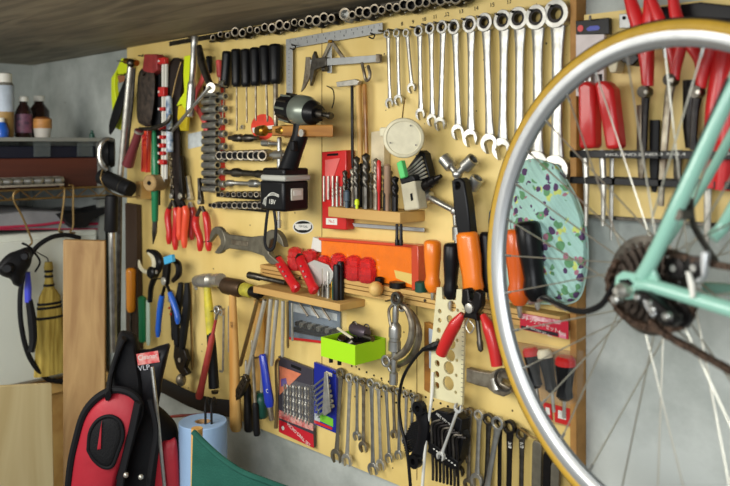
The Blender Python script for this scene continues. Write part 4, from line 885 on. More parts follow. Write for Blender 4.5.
# red drill case behind
o = thing('drill_case', P(332, 232, .01), 'red plastic drill case hanging behind the left drill bits', 'case')
pxprism('case_body', RED, [(321.5, 152), (346, 150), (346, 230), (322, 228.5)], .004, .028, o, bev=.002)
pxprism('clear_window', mat('pink_window', (226, 110, 104), .3, noise=.2, nscale=20), [(325, 160), (340, 158), (325, 202)], .028, .0295, o, bev=0)
pxprism('label', TAPEW, [(326, 218), (337, 218.5), (337, 225), (326, 224.5)], .028, .0292, o, bev=0); text('lettering', 'No.5', at(331.5, 221.5, .0294, 2), .009, RED, o)
pxprism('hang_slot', HOLE, [(327, 154), (338, 153), (338, 155.5), (327, 156)], .0281, .0286, o, bev=0)
for k in range(4): b = MB(); q = P(324 + k * 4.4, 176, .033); b.lathe([(0, .0024), (.055 - k * .004, .0024)], q, (0, 0, -1), 8); b.build('small_bit', STEEL, o)
pxprism('paper_pack', mat('aged_paper', (222, 206, 170), .7, noise=.15), [(371, 132), (384, 130), (384, 176), (371, 172)], .002, .02, None, None, .001); tag(bpy.data.objects['paper_pack'], 'pale paper packet hanging behind the drill bits left of the tape measure', 'packet')
# tape measure (faces the room)
o = thing('tape_measure', P(403, 138, .06), 'large round off-white tape measure case hanging above the drill bits', 'tape measure')
c = P(404, 138, .075); fd = Vector((.62, -.78, 0)); R_ = 20 / 800 * depth(403, .07)
b = MB(); b.lathe([(-.014, R_ * .9), (-.011, R_ * .98), (.008, R_), (.012, R_ * .96), (.014, R_ * .84), (.0125, R_ * .8), (.0125, .0002)], c, fd, 40, 1, 1.03, ref=(0, 0, 1)); b.build('case', CREAM, o)
u = Vector((.78, .62, 0))
for a in (60, 200, 330):
    q = c + fd * .0145 + (u * math.cos(math.radians(a)) + Vector((0, 0, 1)) * math.sin(math.radians(a))) * R_ * .7; b = MB(); b.lathe([(-.001, .0016), (.0008, .0016)], q, fd, 8); b.build('screw', DSTEEL, o)
b = MB(); b.box(c + Vector((-.045, 0, .012)), (.03, .012, .018)); b.build('tape_mouth', CREAM, o, bev=.003)
pxtube('hanging_loop', BRONZE, [(402, 122, .06), (403, 112, .04), (404, 104, .02), (405, 98, .015)], .0015, o, 6)
# black key rack behind the tape measure
o = thing('hex_key_rack', P(420, 172, .03), 'black fan-shaped rack of hex keys half behind the tape measure', 'rack')
pxprism('rack', BLACK, [(404, 172), (420, 150), (424, 153), (430, 178), (414, 186), (408, 182)], .02, .04, o, bev=.002)
for k in range(6):
    pxtube('hex_key', STEEL, [(406 + k * 1.6, 172 + k * 1.8, .043), (414 + k * 1.6, 165 + k * 2.6, .046), (422 + k * 1.1, 157 + k * 3.8, .046)], .0022, o, 6)
tag(pxprism('green_tape', mat('bright_green', (90, 200, 110), .5), [(396, 163), (401, 160), (405, 177), (400, 179)], .06, .072, None, None, .002), 'short bright green strip beside the tape measure above the bits', 'strip')
o = thing('stud_finder', P(410, 208, .05), 'grey beige plastic box with a black slot at the right end of the drill block', 'box')
pxprism('body', mat('grey_beige', (196, 188, 160), .5, noise=.2), [(400, 182), (414, 178), (419, 209), (404, 211)], .035, .062, o, bev=.003)
pxprism('top_cap', BLACK, [(399, 178), (413, 174), (415, 181), (401, 185)], .034, .063, o, bev=.003)
pxprism('slot', HOLE, [(410, 194), (412, 193), (413, 200), (411, 201)], .0625, .063, o, bev=0)
M, L = T((441, 176), (418, 190), .035); b = MB(M)
b.lathe([(0, .004), (.012, .006), (.014, .009), (.028, .009), (.03, .011), (.05, .011), (L, .012)], seg=12); tag(b.build('step_drill', BLACKOX, None, P(441, 176, .035)), 'thick black fluted cutter pointing up right beside the beige block', 'drill bit')
# T / Y socket wrench
def ywrench(c, arms, d, lab, sr=.008, hr=.0125):
    o = thing('y_socket_wrench', P(*c, d), lab, 'socket wrench', 'three way socket wrenches')
    b = MB(); b.ball(P(*c, d), .010); b.build('hub', CHROME, o)
    for a in arms:
        M, L = T(c, a, d); b = MB(M); b.lathe([(0, sr * .8), (L - .028, sr * .8), (L - .024, hr), (L, hr), (L, hr * .7), (L - .015, hr * .65), (L - .015, .0002)], seg=14, cap=False); b.build('socket_arm', CHROME, o)
ywrench((457.5, 174), ((444, 158), (473.5, 159), (459, 240)), .03, 'three way chrome socket wrench with two arms spread upward above the black handle')
ywrench((455.5, 211), ((421, 193), (478, 178), (459, 262)), .025, 'three way chrome socket wrench whose left arm reaches out beside the beige block')
# black handle with a hole
o = thing('black_grip_knife', P(460, 190, .05), 'black handled tool with a round hanging hole, above the orange grip', 'knife')
M, L = T((461, 178), (468, 236), .05); b = MB(M); b.plate([(-.014, -.006), (-.008, 0), (.008, 0), (.015, -.008), (.0165, -.05), (.0155, -L), (-.0145, -L), (-.0165, -.06)], [(-.001, -.013, .0055)], -.012, .010); b.build('handle', BLACK, o, bev=.003)
# orange driver
o = thing('orange_driver', P(470, 236, .055), 'driver with a fat orange handle hanging between black grip and pliers', 'screwdriver')
M, L = T((467, 232), (474, 292), .055); b = MB(M); b.lathe([(0, .016), (.004, .0215), (.1 * L, .022), (.4 * L, .0225), (.75 * L, .0195), (.92 * L, .021), (L, .017)], seg=10, sy=.8); b.build('handle', ORANGE, o, ang=50)
M, L = T((474, 290), (481, 352), .045); b = MB(M); b.lathe([(0, .004), (L * .8, .0045), (L * .85, .006), (L * .97, .005), (L, .001)], seg=10); b.build('shaft', DSTEEL, o)
# ring pliers with red handles
o = thing('end_cutting_pliers', P(472, 303, .075), 'black pliers with wide open red handles hanging in front of the beige perforated strip', 'pliers')
M, L = T((474, 288), (473, 318), .075)
b = MB(M); b.prism([(-.02, -.004), (-.006, 0), (-.003, -.02), (.003, -.02), (.008, 0), (.022, -.004), (.022, -.028), (.012, -.042), (.016, -.055), (.005, -L), (-.008, -L), (-.018, -.056), (-.011, -.042), (-.021, -.028)], -.009, .007); b.build('jaws', BLACKOX, o, bev=.003)
b = MB(M); b.lathe([(0, .0085), (.006, .0085), (.007, .005)], (0, -.008, -.034), (0, -1, 0), 14); b.build('pivot', STEEL, o)
pxtube('left_grip', RED, [(463, 314, .075), (455, 325, .078), (447, 340, .078), (441, 354, .078)], [.006, .0115, .0115, .0105], o, 12)
pxtube('right_grip', RED, [(483, 315, .075), (489, 328, .078), (494, 346, .078), (497, 366, .078)], [.006, .0115, .0115, .010], o, 12)
pxtube('return_spring', STEEL, [(469, 318, .07), (466, 326, .07), (470, 333, .07), (474, 327, .07), (470, 321, .07)], .0016, o, 6)
screwdriver((486, 232), (487.5, 292), (489, 300), .013, 'black handled screwdriver standing in the rail just left of the bicycle rim', 'handles standing in the long rail', BLACK, STEEL, .004, .03, 2)
screwdriver((452, 243), (450, 299), (450, 312), .0155, 'black ribbed screwdriver standing in the rail between the two orange handles', 'handles standing in the long rail', BLACK, STEEL, .004, .04, 1)
screwdriver((432.5, 240), (432.5, 292), (432.5, 300), .0165, 'orange handled screwdriver standing in the rail right of the orange case', 'handles standing in the long rail', ORANGE, STEEL, .004, .04, 1)
screwdriver((516, 229), (519.5, 305), (520, 318), .0205, 'big orange screwdriver handle seen through the wheel in front of the floral mitt', None, ORANGERED if 0 else mat('deep_orange_plastic', (236, 104, 30), .35, coat=.4), STEEL, .005, .045, 1)
screwdriver((527, 221), (538, 301), (538, 310), .0215, 'big black screwdriver handle leaning against the floral mitt behind the spokes', None, BLACK, STEEL, .006, .05, 1)
pxtube('bent_rod', CHROME, [(530, 303, .05), (545, 298, .06), (558, 305, .07), (566, 309, .08)], [.004, .005, .005, .004]); tag(bpy.data.objects['bent_rod'], 'bent chrome rod below the black handle beside the mitt', 'lever')
pxtube('yellow_wire', mat('yellow_cord', (214, 186, 70), .6), [(489, 268, .01), (490, 240, .02), (495, 215, .02), (500, 200, .01)], .002); tag(bpy.data.objects['yellow_wire'], 'thin yellow wire hanging near the rim left of the mitt', 'wire')
pxprism('scriber', mat('blue_steel', (90, 130, 160), .3, .8), [(489, 212), (493, 205), (492, 222), (489, 232), (488, 222)], .012, .018); tag(bpy.data.objects['scriber'], 'small bluish pointed scriber hanging left of the bicycle rim', 'scriber')
# ================================================================== long rail with grooves
o = thing('long_wooden_rail', P(420, 300, 0), 'long pale grooved wooden rail across the board carrying cups, case and handles', 'rail')
zr0 = P(420, 303, .0).z; zr1 = P(420, 289, .0).z; ZR = P(420, 291.5, .03).z
xa, xb = P(272, 0).x, P(571, 0).x
zz = [(ZR, ZR - .009), (ZR - .0105, ZR - .0175), (ZR - .019, ZR - .028)]
for k, (h1, h0) in enumerate(zz):
    b = MB(); b.box(((xa + xb) / 2, -.019, (h0 + h1) / 2), (xb - xa, .034 - .002 * (k == 1), h1 - h0)); b.build('lath', WOODH, o, bev=.0008)
for x in (300, 425, 540):
    b = MB(); q = P(x, 0, .036); b.lathe([(0, .003), (.002, .0025)], (q.x, -.036, ZR - .014), (0, -1, 0), 8); b.build('screw', DSTEEL, o)
# orange case
OT = mat('translucent_orange', (240, 120, 24), .25, noise=.12, nscale=40, coat=.5)
o = thing('orange_case', P(370, 270, .01), 'flat orange plastic case with a red rim leaning on the board behind the red cups', 'case')
def shapeon(pts, d0, d1, nm, m, bev=.0015): return pxprism(nm, m, pts, d0, d1, o, None, bev)
shapeon([(321, 240), (412, 247), (412, 288), (321, 272)], .004, .022, 'panel', OT)
shapeon([(318, 237.5), (416, 245), (417, 248), (319, 240.5)], .003, .027, 'top_rim', mat('red_rim', (206, 66, 34), .35, coat=.4))
shapeon([(411, 245), (418, 246), (418.5, 290), (411.5, 290)], .003, .03, 'end_rim', mat('red_amber_rim', (196, 70, 40), .25, coat=.6))
shapeon([(394, 270), (412, 274), (412, 285), (396, 278)], .0225, .0235, 'corner_label', mat('straw_label', (216, 186, 100), .6), 0)
o = pxprism('paper_label', TAPEW, [(313, 237), (321, 240), (321, 252), (311, 250)], .003, .02, None, None, 0); tag(o, 'small white paper label at the left end of the orange case', 'label')
# red translucent cups
TR = mat('translucent_red', (240, 66, 66), .15, trans=.6, coat=.5, ior=1.3)
for i, (x, y, s) in enumerate([(289, 253, 1), (304, 255, 1), (318, 258, .82), (332.5, 260, 1), (348, 263, 1), (361.5, 267, 1)]):
    o = thing('red_socket_cup', P(x, y + 12, .05), 'translucent red plastic cap standing on the wooden rail, ' + ORD[i] + ' from the left of six', 'cap', 'red caps on the wooden rail')
    c = P(x, y, .045); hgt = .052 * s; base = Vector((c.x, -.026 if True else 0, ZR)); r = .0225 * s
    b = MB(); b.lathe([(0, r * .9), (.006, r), (hgt * .55, r), (hgt * .62, r * .88), (hgt * .8, r * .9), (hgt * .92, r * .72), (hgt, r * .3)], base, (0, 0, 1), 10, sy=.8); b.build('cup', TR, o, ang=25)
    b = MB(); b.lathe([(hgt * .3, r * 1.03), (hgt * .36, r * 1.03)], base, (0, 0, 1), 10, sy=.8); b.build('rib', TR, o)
# things standing on rail
for x, y, r, m, lab in ((376, 286, .012, HANDLEWOOD, 'round wooden bead on the front of the long rail'), (379.5, 277, .0095, BLACKOX, 'short dark socket standing on the rail left of the flat one'), (397.5, 279, .0165, BLACKOX, 'flat dark disc socket standing on the rail before the orange case')):
    c = P(x, y, .03); base = Vector((c.x, -.03, ZR)); b = MB()
    if 'bead' in lab: b.ball(P(376, 289, .05), .0155); nm = 'wooden_bead'
    else: b.lathe([(0, r), (.011 if r > .012 else .014, r), (.012 if r > .012 else .015, r * .8), (.012, r * .5)], base, (0, 0, 1), 18); nm = 'socket'
    tag(b.build(nm, m, None, base if 'bead' not in lab else P(376, 289, .05)), lab, nm.replace('_', ' '))
c = P(421, 282, .03); b = MB(); b.lathe([(0, .012), (.018, .012), (.02, .009)], (c.x, -.03, ZR), (0, 0, 1), 14); tag(b.build('green_stopper', DGREEN, None, (c.x, -.03, ZR)), 'dark green stopper standing between the orange case and orange handle', 'stopper')
# ================================================================== lower wooden shelf with two red tools
XB2 = P(365, 300, 0).x; XA2 = P(253, 283, .073).x; Z1 = P(340, 304, .073).z; Z0 = P(340, 311.5, .073).z
b = MB(); b.box(((XA2 + XB2) / 2, -.0365, (Z1 + Z0) / 2), (XB2 - XA2, .073, Z1 - Z0)); tag(b.build('tool_shelf', WOOD if 0 else WOODH, None, ((XA2 + XB2) / 2, 0, Z0), .0015), 'thick wooden shelf holding two red pocket tools, with long rods hanging under it', 'shelf')
def onshelf(px, d): q = P(px, 0, d); return Vector((q.x, q.y, Z1))
for i, (t, bo) in enumerate((((277, 259), (297, 291)), ((299, 257), (315, 292)))):
    a = P(*t, .045); c = P(*bo, .07); c.z = max(c.z, Z1 + .011)
    ax = (c - a).normalized(); L = (c - a).length
    o = thing('red_tool', c, ('left' if i == 0 else 'right') + ' one of the two red handled tools leaning on the wooden shelf', 'tool', 'red handled tools on the wooden shelf')
    b = MB(); b.lathe([(0, .008), (.005, .0125), (.5 * L, .0115), (.85 * L, .011), (L - .004, .0125), (L, .008)], a, ax, 12, sy=.75); g = b.build('grip', mat('crimson_plastic', (196, 26, 34), .3, coat=.5), o)
    b = MB(); b.lathe([(L - .014, .0126), (L - .006, .013)], a, ax, 12, sy=.75); b.build('end_band', RED, o)
    b = MB(); b.lathe([(-.006, .006), (0, .011), (.006, .0128)], a, ax, 12, sy=.75); b.build('black_collar', BLACK, o)
    for k in (.3, .45, .6):
        b = MB(); b.lathe([(0, .002), (.001, .002)], a + ax * L * k + Vector((.004, -.0115, .004)), (0.3, -1, 0), 8); b.build('rivet', CHROME, g)
# fan of bits
q = pxprism('metal_fan', mat('grey_white_metal', (206, 204, 196), .4, .5), [(306, 264), (314, 260), (328, 265), (334, 274), (330, 284), (318, 287), (310, 284)], .043, .046, None, None, .001); tag(q, 'pale metal fan-shaped plate standing on the shelf behind the right red tool', 'plate')
for i, (x, y, r, m) in enumerate([(318, 272, .0035, STEEL), (322, 266, .0045, OLDSTEEL), (327, 271, .004, STEEL), (331, 276, .0055, BRASS), (325, 280, .006, DSTEEL), (336, 264, .0085, BLACK), (340, 262, .0075, BLACK), (335, 280, .009, DGREEN)]):
    p0 = onshelf(x + 1, .04 + .004 * (i % 3)); tp = P(x, y, .045); h = max(.02, tp.z - Z1)
    b = MB(); b.lathe([(0, r), (h * .4, r), (h * .42, r * .6), (h * .9, r * .6), (h, r * .2)] if i < 5 else [(0, r), (h * .95, r), (h, r * .8)], p0, (-.02 * (i == 6), 0, 1), 10)
    tag(b.build('small_bit', m, None, p0), ('small metal bit' if i < 5 else 'short dark tool') + ' standing on the wooden shelf, ' + ORD[i] + ' from the left beside the red tools', 'bit', 'bits on the wooden shelf')
bar(((249, 275), (286, 283)), [(0, .004), (.003, .0085), (.3, .0085), (.33, .006), (1, .006)], DSTEEL, 'steel_bar', 'dark steel bar lying on the shelf left of the red tools', 'bar', .05)
0 and bar(((236, 285), (257, 292)), [(0, .004), (.1, .007), (.8, .007), (1, .005)], BLACKOX, 'steel_bar', 'short black bar at the left end of the wooden shelf', 'bar', .08)
# rods hanging beneath
PR = mat('pale_drawn_steel', (206, 200, 184), .4, .55, .2, 60)
RODS = [((265, 300), (246.5, 379), .0055, PR), ((271, 299), (265, 372), .0052, PR), ((277, 300), (271.5, 366), .0045, PR), ((283, 301), (282.5, 357), .0042, PR), ((287.5, 302), (288, 348), .003, BRONZE), ((292, 303), (292.5, 341), .0028, STEEL), ((258, 299), (240, 366), .005, BRONZE)]
for i, (t, bo, r, m) in enumerate(RODS):
    M, L = T(t, bo, .05); b = MB(M); b.lathe([(0, r), (L - .004, r), (L, r * .6)], seg=8)
    tag(b.build('steel_rod', m, None, P(*t, .05)), 'long thin metal rod hanging from the wooden shelf, ' + ['second', 'third', 'fourth', 'fifth', 'sixth', 'seventh', 'first'][i] + ' from the left', 'rod', 'rods under the wooden shelf')
# brushes and handles below the rods
o = thing('perforated_rasp', P(240, 384, .05), 'dark perforated rasp hanging at the foot of the leaning rod', 'rasp')
pxprism('rasp_body', DSTEEL, [(244, 374), (247, 381), (241, 395), (234, 403), (228, 411), (230, 402), (237, 386)], .05, .062, o)
for k in range(14):
    q = P(232 + k * .95 + (k % 2) * 2, 404 - k * 2.0, .0625); b = MB(); b.lathe([(0, .0018), (.0008, .0018)], q, (0, -1, 0), 6); b.build('hole', HOLE, o)
screwdriver((249, 432), (246.5, 382), (246, 360), .012, 'dark handled driver pointing up, left of the blue handle', None, BLACKOX, STEEL, .004, .04, 1)
screwdriver((257, 436), (254.5, 402), (252, 340), .0085, 'thin long brown black driver pointing up beside the dark green handle', None, RUBBER, OLDSTEEL, .004, .05, 2)
screwdriver((261, 418), (262, 392), (262, 370), .018, 'short dark green handled driver low beside the blue handle', None, DGREEN, STEEL, .004, .03, 0)
o = thing('blue_ratchet', P(265, 380, .06), 'glossy blue handled tool hanging low among the rods', 'tool')
M, L = T((262.5, 354), (270, 407), .06); b = MB(M); b.lathe([(0, .007), (.004, .0105), (.5 * L, .0115), (.9 * L, .013), (L, .009)], seg=12, sy=.8); b.build('grip', DBLUE, o)
b = MB(M); b.lathe([(.88 * L, .004), (1.0 * L, .004), (1.0 * L, .007), (1.25 * L, .006)], seg=10); b.build('tip', OLDSTEEL, o)
text('mark', 'C', at(267, 391, .072, 5), .012, WHITE, o)
pxtube('u_bolt', BRONZE, [(279, 359, .03), (276.5, 362, .03), (276, 372, .03), (277, 400, .03), (276, 428, .03)], [.003, .0035, .0035, .0035, .005]); tag(bpy.data.objects['u_bolt'], 'long dark bronze rod with a bent top left of the red drill card', 'rod')
# ================================================================== socket card under the shelf
o = thing('socket_card', P(314, 322, .005), 'clear fronted card with a small socket set hanging below the wooden shelf', 'package')
pxprism('backing', mat('grey_blue_card', (96, 110, 124), .5, noise=.3, nscale=30), [(288.5, 300), (340, 312), (340, 345), (289, 339)], .003, .006, o, bev=0)
pxprism('red_edge', RED, [(289, 337), (340, 343), (340, 345.5), (289, 339.5)], .006, .0066, o, bev=0)
pxprism('white_panel', mat('pale_print', (190, 196, 196), .5, noise=.4, nscale=45), [(291, 303), (337, 314), (337, 321), (291, 311)], .006, .0064, o, bev=0)
for k in range(9):
    c = P(296 + k * 4.3, 324 + k * 1.0, .024); b = socket(c, (.1, 1, 0), .0068, .017, None); b.build('socket', CHROME if k % 2 else DSTEEL, o)
pxprism('black_holder', BLACK, [(293, 327), (334, 336), (334, 340), (293, 332)], .006, .02, o)
for k in range(3): pxtube('extension', OLDSTEEL, [(300 + k * 11, 304 + k * 2, .02), (308 + k * 11, 316 + k * 2, .02)], .0028, o)
pxprism('blister', CLEAR, [(290, 303), (339, 314), (339, 343), (290, 337)], .0065, .03, o)
# ================================================================== lime tray
Xr = P(386, 337, 0).x; Dt = .089; Xl = P(321, 0, Dt).x; Zt = P(355, 345.5, Dt).z; Zb = P(355, 365.5, Dt).z
o = thing('lime_tray', ((Xl + Xr) / 2, 0, Zb), 'bright lime green plastic tray on the board full of clamps and clips', 'tray')
for c, e in ((((Xl + Xr) / 2, -Dt + .001, (Zt + Zb) / 2), (Xr - Xl, .002, Zt - Zb)), (((Xl + Xr) / 2, -.002, (Zt + Zb) / 2), (Xr - Xl, .002, Zt - Zb)), ((Xl + .001, -Dt / 2, (Zt + Zb) / 2), (.002, Dt - .004, Zt - Zb)), ((Xr - .001, -Dt / 2, (Zt + Zb) / 2), (.002, Dt - .004, Zt - Zb))):
    b = MB(); b.box(c, e); b.build('wall', LIME, o)
b = MB(); b.box(((Xl + Xr) / 2, -Dt / 2, Zb + .0012), (Xr - Xl - .001, Dt - .002, .0024)); b.build('bottom', LIME, o)
b = MB(); b.box(((Xl + Xr) / 2, -Dt / 2, Zt - .002), (Xr - Xl + .004, Dt + .003, .0001)); b.bm.free()
zt2 = Zt
GP = mat('purple_grey_metal', (86, 76, 84), .4, .5)
def intray(fx, fy, dz=0): return Vector((Xl + (Xr - Xl) * fx, -Dt * fy, Zt + dz))
o = thing('hose_clamp', intray(.6, .4), 'dark purplish grey clamp with two wire rings lying on top in the lime tray', 'clamp')
b = MB(); b.lathe([(0, .01), (.005, .013), (.055, .0125), (.06, .009)], intray(.25, .25, .012), (1, -.25, 0), 14); b.build('barrel', GP, o)
for f in (.4, .75):
    c = intray(f, .35, .022); b = MB(); b.tube([c + Vector((.007 * math.cos(a * PI / 6), 0, .007 * math.sin(a * PI / 6))) for a in range(12)], .0016, 6, closed=True); b.build('wire_ring', DSTEEL, o)
b = MB(); b.lathe([(0, .006), (.03, .006)], intray(.75, .45, .006), (1, -.1, .0), 12); b.build('jaw', DSTEEL, o)
b = MB(); b.tube([intray(-.15, .3, .005), intray(.55, .6, .001)], .003, 8); tag(b.build('thin_rod', CREAM, None, intray(.2, .4, 0)), 'thin pale rod lying across the lime tray', 'rod')
for i in range(6):
    f = .15 + i * .13; p0 = intray(f, .35 + .3 * (i % 2), -.012); b = MB()
    if i % 2: b.lathe([(-.012, .009), (.012, .009)], p0, (.3, .2 * i - .4, .9 - .2 * i), 12)
    else: b.box(p0, (.026, .018, .018), Matrix.Rotation(.5 * i, 3, 'X'))
    tag(b.build('black_clip', (BLACKOX, DSTEEL)[i % 2], None, p0, .001), 'small dark clip lying in the lime tray, ' + ORD[i] + ' from the left', 'clip', 'clips in the lime tray')
for x in (331, 339.5): b = MB(); q = P(x, 365, .05); b.lathe([(0, .0045), (.022, .0045)], (q.x, q.y, Zb - .001), (0, 0, -1), 10); tag(b.build('black_peg', BLACKOX, None, (q.x, q.y, Zb - .02)), 'short black peg poking out under the lime tray, ' + ('left' if x < 335 else 'right') + ' of two', 'peg')
# ================================================================== curved box wrenches and ratchet
for i, (dx, dy, d) in enumerate(((0, 0, .06), (6, 6, .03))):
    o = thing('half_moon_wrench', P(397 + dx, 300 + dy, d), ('front' if i == 0 else 'rear') + ' one of the two curved half-moon box wrenches right of the lime tray', 'wrench', 'half moon wrenches')
    pxtube('curved_shank', OLDSTEEL, [(400 + dx, 302 + dy, d), (408 + dx, 311 + dy, d), (412.5 + dx, 326 + dy, d), (410 + dx, 342 + dy, d), (403 + dx, 353 + dy, d), (392 + dx, 359.5 + dy, d)], [.005, .0065, .0075, .0075, .007, .0055], o, 10)
    for x, y, r in ((397.5, 299.5, .012), (388, 360.5, .012)):
        M = at(x + dx, y + dy, d, 30); b = MB(M); b.ring(0, 0, r, r * .58, -.008, .008, 18); b.build('box_end', CHROME, o, bev=.001)
o = thing('ratchet_extension', P(394, 300, .06), 'upright chrome ratchet extension with a fat knurled collar right of the lime tray', 'extension bar')
M, L = T((396, 300), (393.5, 384), .06); b = MB(M); b.lathe([(0, .004), (.12 * L, .0065), (.2 * L, .0065), (.26 * L, .006), (.3 * L, .011), (.34 * L, .0125), (.44 * L, .0125), (.45 * L, .011), (.48 * L, .011), (.49 * L, .0125), (.6 * L, .0125), (.62 * L, .006), (.85 * L, .0055), (.87 * L, .0085), (L, .0085)], seg=16); b.build('bar', CHROME, o, ang=30)
pxtube('side_lever', OLDSTEEL, [(394, 303, .065), (389, 310, .07), (390, 322, .07), (392, 328, .07)], .003, o, 6)
b = MB(at(397, 298, .075, 0)); b.ring(0, 0, .0125, .0075, -.004, .004, 18); b.build('top_ring', DSTEEL, o)
# ================================================================== beige perforated strip
o = thing('perforated_strip', P(450, 292, .04), 'beige plastic strip with many round holes hanging at the left of the bicycle rim', 'strip')
out = [(437, 299), (438, 287), (443, 287), (443.5, 299), (447, 299.5), (447.5, 288), (453, 288), (453.5, 300), (457, 300), (458, 289), (463, 289), (463.5, 300), (466, 300), (465.5, 330), (463.5, 405), (447, 401), (431, 396), (433, 340)]
hl = [(453, 306, 3.6), (451, 319, 2.6), (454, 331, 3.0), (452, 343, 3.8), (451.5, 355, 4.0), (450, 367.5, 4.2), (449.5, 383, 4.6), (441, 311, 1.5), (441, 320, 1.5), (440, 330, 1.7), (439.5, 341, 1.9), (439, 352, 2.0), (438.5, 363, 2.1), (438, 374, 2.2), (438, 385, 2.2), (459, 310, 1.1), (459, 325, 1.1), (458.5, 340, 1.1), (458, 360, 1.1), (457.5, 375, 1.1), (457, 392, 1.1)]
d = .04; q = lambda x, y: (P(x, y, d).x, P(x, y, d).z)
b = MB(); b.plate([q(*p_) for p_ in out], [(*q(x, y), HH(x, r) * 1.5) for x, y, r in hl], -d - .004, -d + .002); b.build('strip', BEIGE, o, bev=.0005)
for k in range(22):
    y = 300 + k * 4.6; a = P(463.5 - (k * .08), y, d + .0042); b = MB(); b.box(a, (.005, .0004, .0008)); b.build('tick_mark', INK, o)
b = MB(at(460, 404, .05)); b.prism([(-.06, .0), (-.04, .006), (.0, .0)], 0, .001); b.bm.free()
o = thing('board_bracket', P(428, 322, 0), 'brown wooden bracket frame with a pale inset left of the beige perforated strip', 'bracket')
pxprism('frame', BROWNWOOD, [(424, 322), (435, 326), (435, 396), (424, 390)], 0, .012, o); pxprism('inset', PALE, [(428.5, 328), (435, 331), (435, 372), (429, 368)], .012, .014, o)
pxtube('black_cable', RUBBER, [(438, 345, .05), (424, 349, .055), (412, 362, .05), (403, 378, .045), (399, 400, .045), (401, 425, .05), (407, 450, .06), (411, 492, .06)], .0032); tag(bpy.data.objects['black_cable'], 'thin black cable curving down over the lower wrenches', 'cable')
c = bpy.data.objects['black_cable']
pxtube('plug', BLACK, [(440, 344, .05), (434, 346.5, .052), (428, 348, .055), (422, 350, .055)], [.0075, .0085, .006, .0035], c)
pxtube('power_cable', WHITE, [(433, 372, .045), (432, 395, .05), (428, 425, .06), (425, 452, .06), (422, 492, .06)], [.003, .003, .003, .003]); tag(bpy.data.objects['power_cable'], 'white cord hanging down behind the black hex key holder', 'cord')
# ================================================================== adjustable wrench
o = thing('adjustable_wrench', P(478, 378, .03), 'dark chrome adjustable wrench hanging sideways below the red handled pliers', 'wrench')
pts = [(466, 368), (478, 371), (490, 373), (497, 369), (507, 371), (511, 378), (507, 380), (502, 378), (500, 383), (510, 388), (511, 393), (503, 397), (494, 394), (487, 388), (478, 386), (466, 382)]
pxprism('body', OLDSTEEL, pts, .03, .045, o, bev=.002)
b = MB(); b.lathe([(-.010, .008), (.010, .008)], P(496, 384, .046), (.4, -.1, -1), 12); b.build('worm_screw', STEEL, o)
b = MB(at(504, 380, .052)); b.ring(0, 0, .02, .0165, -.002, .002, 24); b.build('key_ring', DSTEEL, o)
# ================================================================== lower wrench row
LO = [((341, 373.5), (336.5, 456), 5.6, 0), ((350, 378), (347, 460), 5.0, 1), ((357, 379.5), (357, 436), 3.6, 1), ((363.5, 382), (363.5, 447), 4.4, 0), ((371.5, 383), (373, 469), 4.8, 1), ((378.5, 386), (381, 465), 4.4, 0), ((386, 388), (389.5, 458), 3.8, 1), ((393, 389.5), (394.5, 434), 3.4, 0), ((399, 391), (399, 455), 3.6, 1), ((406.5, 393), (405.5, 440), 3.4, 0), ((413, 395.5), (411, 445), 3.4, 1), ((418.5, 397), (416, 440), 3.2, 0)]
for i, (t, bo, r, k) in enumerate(LO):
    wrench(t, bo, HH(t[0], r), 'combination_wrench', ('steel' if not k else 'dark steel') + ' combination wrench, ' + ORD[i] + ' from the left in the lower wrench row' + (', the longest and widest' if i == 0 else ''), 'wrenches of the lower row', (CHROME, STEEL, CHROME, OLDSTEEL)[i % 4] if i else GREYIRON, .012 + .005 * k, r2=HH(t[0], r) * 1.25)
    b = MB(); q = P(t[0], t[1] - 1.5); b.tube([q, q + Vector((0, -.02, 0)), q + Vector((0, -.024, .006))], .0013, 6); b.build('hook', DSTEEL, bt)
LO2 = [((460, 411), (459, 471), 4.6, DSTEEL), ((465, 413), (464, 458), 4.0, OLDSTEEL), ((470, 412), (468.5, 484), 4.6, OLDSTEEL), ((479.5, 415), (477, 480), 5.6, STEEL), ((489, 419), (486, 492), 6.0, DSTEEL), ((498.5, 423), (485, 500), 7.0, CHROME), ((500, 424), (499, 520), 5.0, BLACKOX), ((510, 427), (508, 540), 7.2, BLACKOX), ((522, 434), (520.5, 545), 6.0, DSTEEL)]
for i, (t, bo, r, m) in enumerate(LO2):
    wrench(t, bo, HH(t[0], r), 'combination_wrench', ('dark' if m is not CHROME else 'bright chrome') + ' ring wrench at the bottom edge, ' + ORD[i] + ' from the left beside the hex keys' + '', 'wrenches at the bottom right', m, .014 + (.014 if m is CHROME else .004 * (i % 2)), r2=HH(t[0], r) * 1.2)
    q_ = [x for x in bpy.data.objects if x.name.startswith('combination_wrench')][-1]
    if i in (7, 8): text('size_mark', ('3/8', '1/2')[i - 7], at(t[0] - .4, 445, .027, 88), .009, TAPEW, bpy.data.objects[[x.name for x in bpy.data.objects if x.get('label', '').startswith('dark ring wrench at the bottom edge, ' + ORD[i])][0]])
for x, y, w, m, lab in ((538, 441, 9, GREYIRON, 'wide grey flat steel bar hanging at the bottom, left of the tyre'), (548, 452, 7, BLACKOX, 'dark flat bar hanging beside the wide grey one at the bottom'), (556, 463, 8, GREYIRON, 'second grey flat bar, half hidden behind the tyre at the bottom')):
    M, L = T((x, y), (x - 2, y + 90), .02); b = MB(M); h = WW(x, w) / 2; b.prism([(-h, -.006), (-h * .7, 0), (h * .7, 0), (h, -.006), (h, -L), (-h, -L)], -.004, .004); tag(b.build('flat_bar', m, None, P(x, y, .02), .001), lab, 'bar')
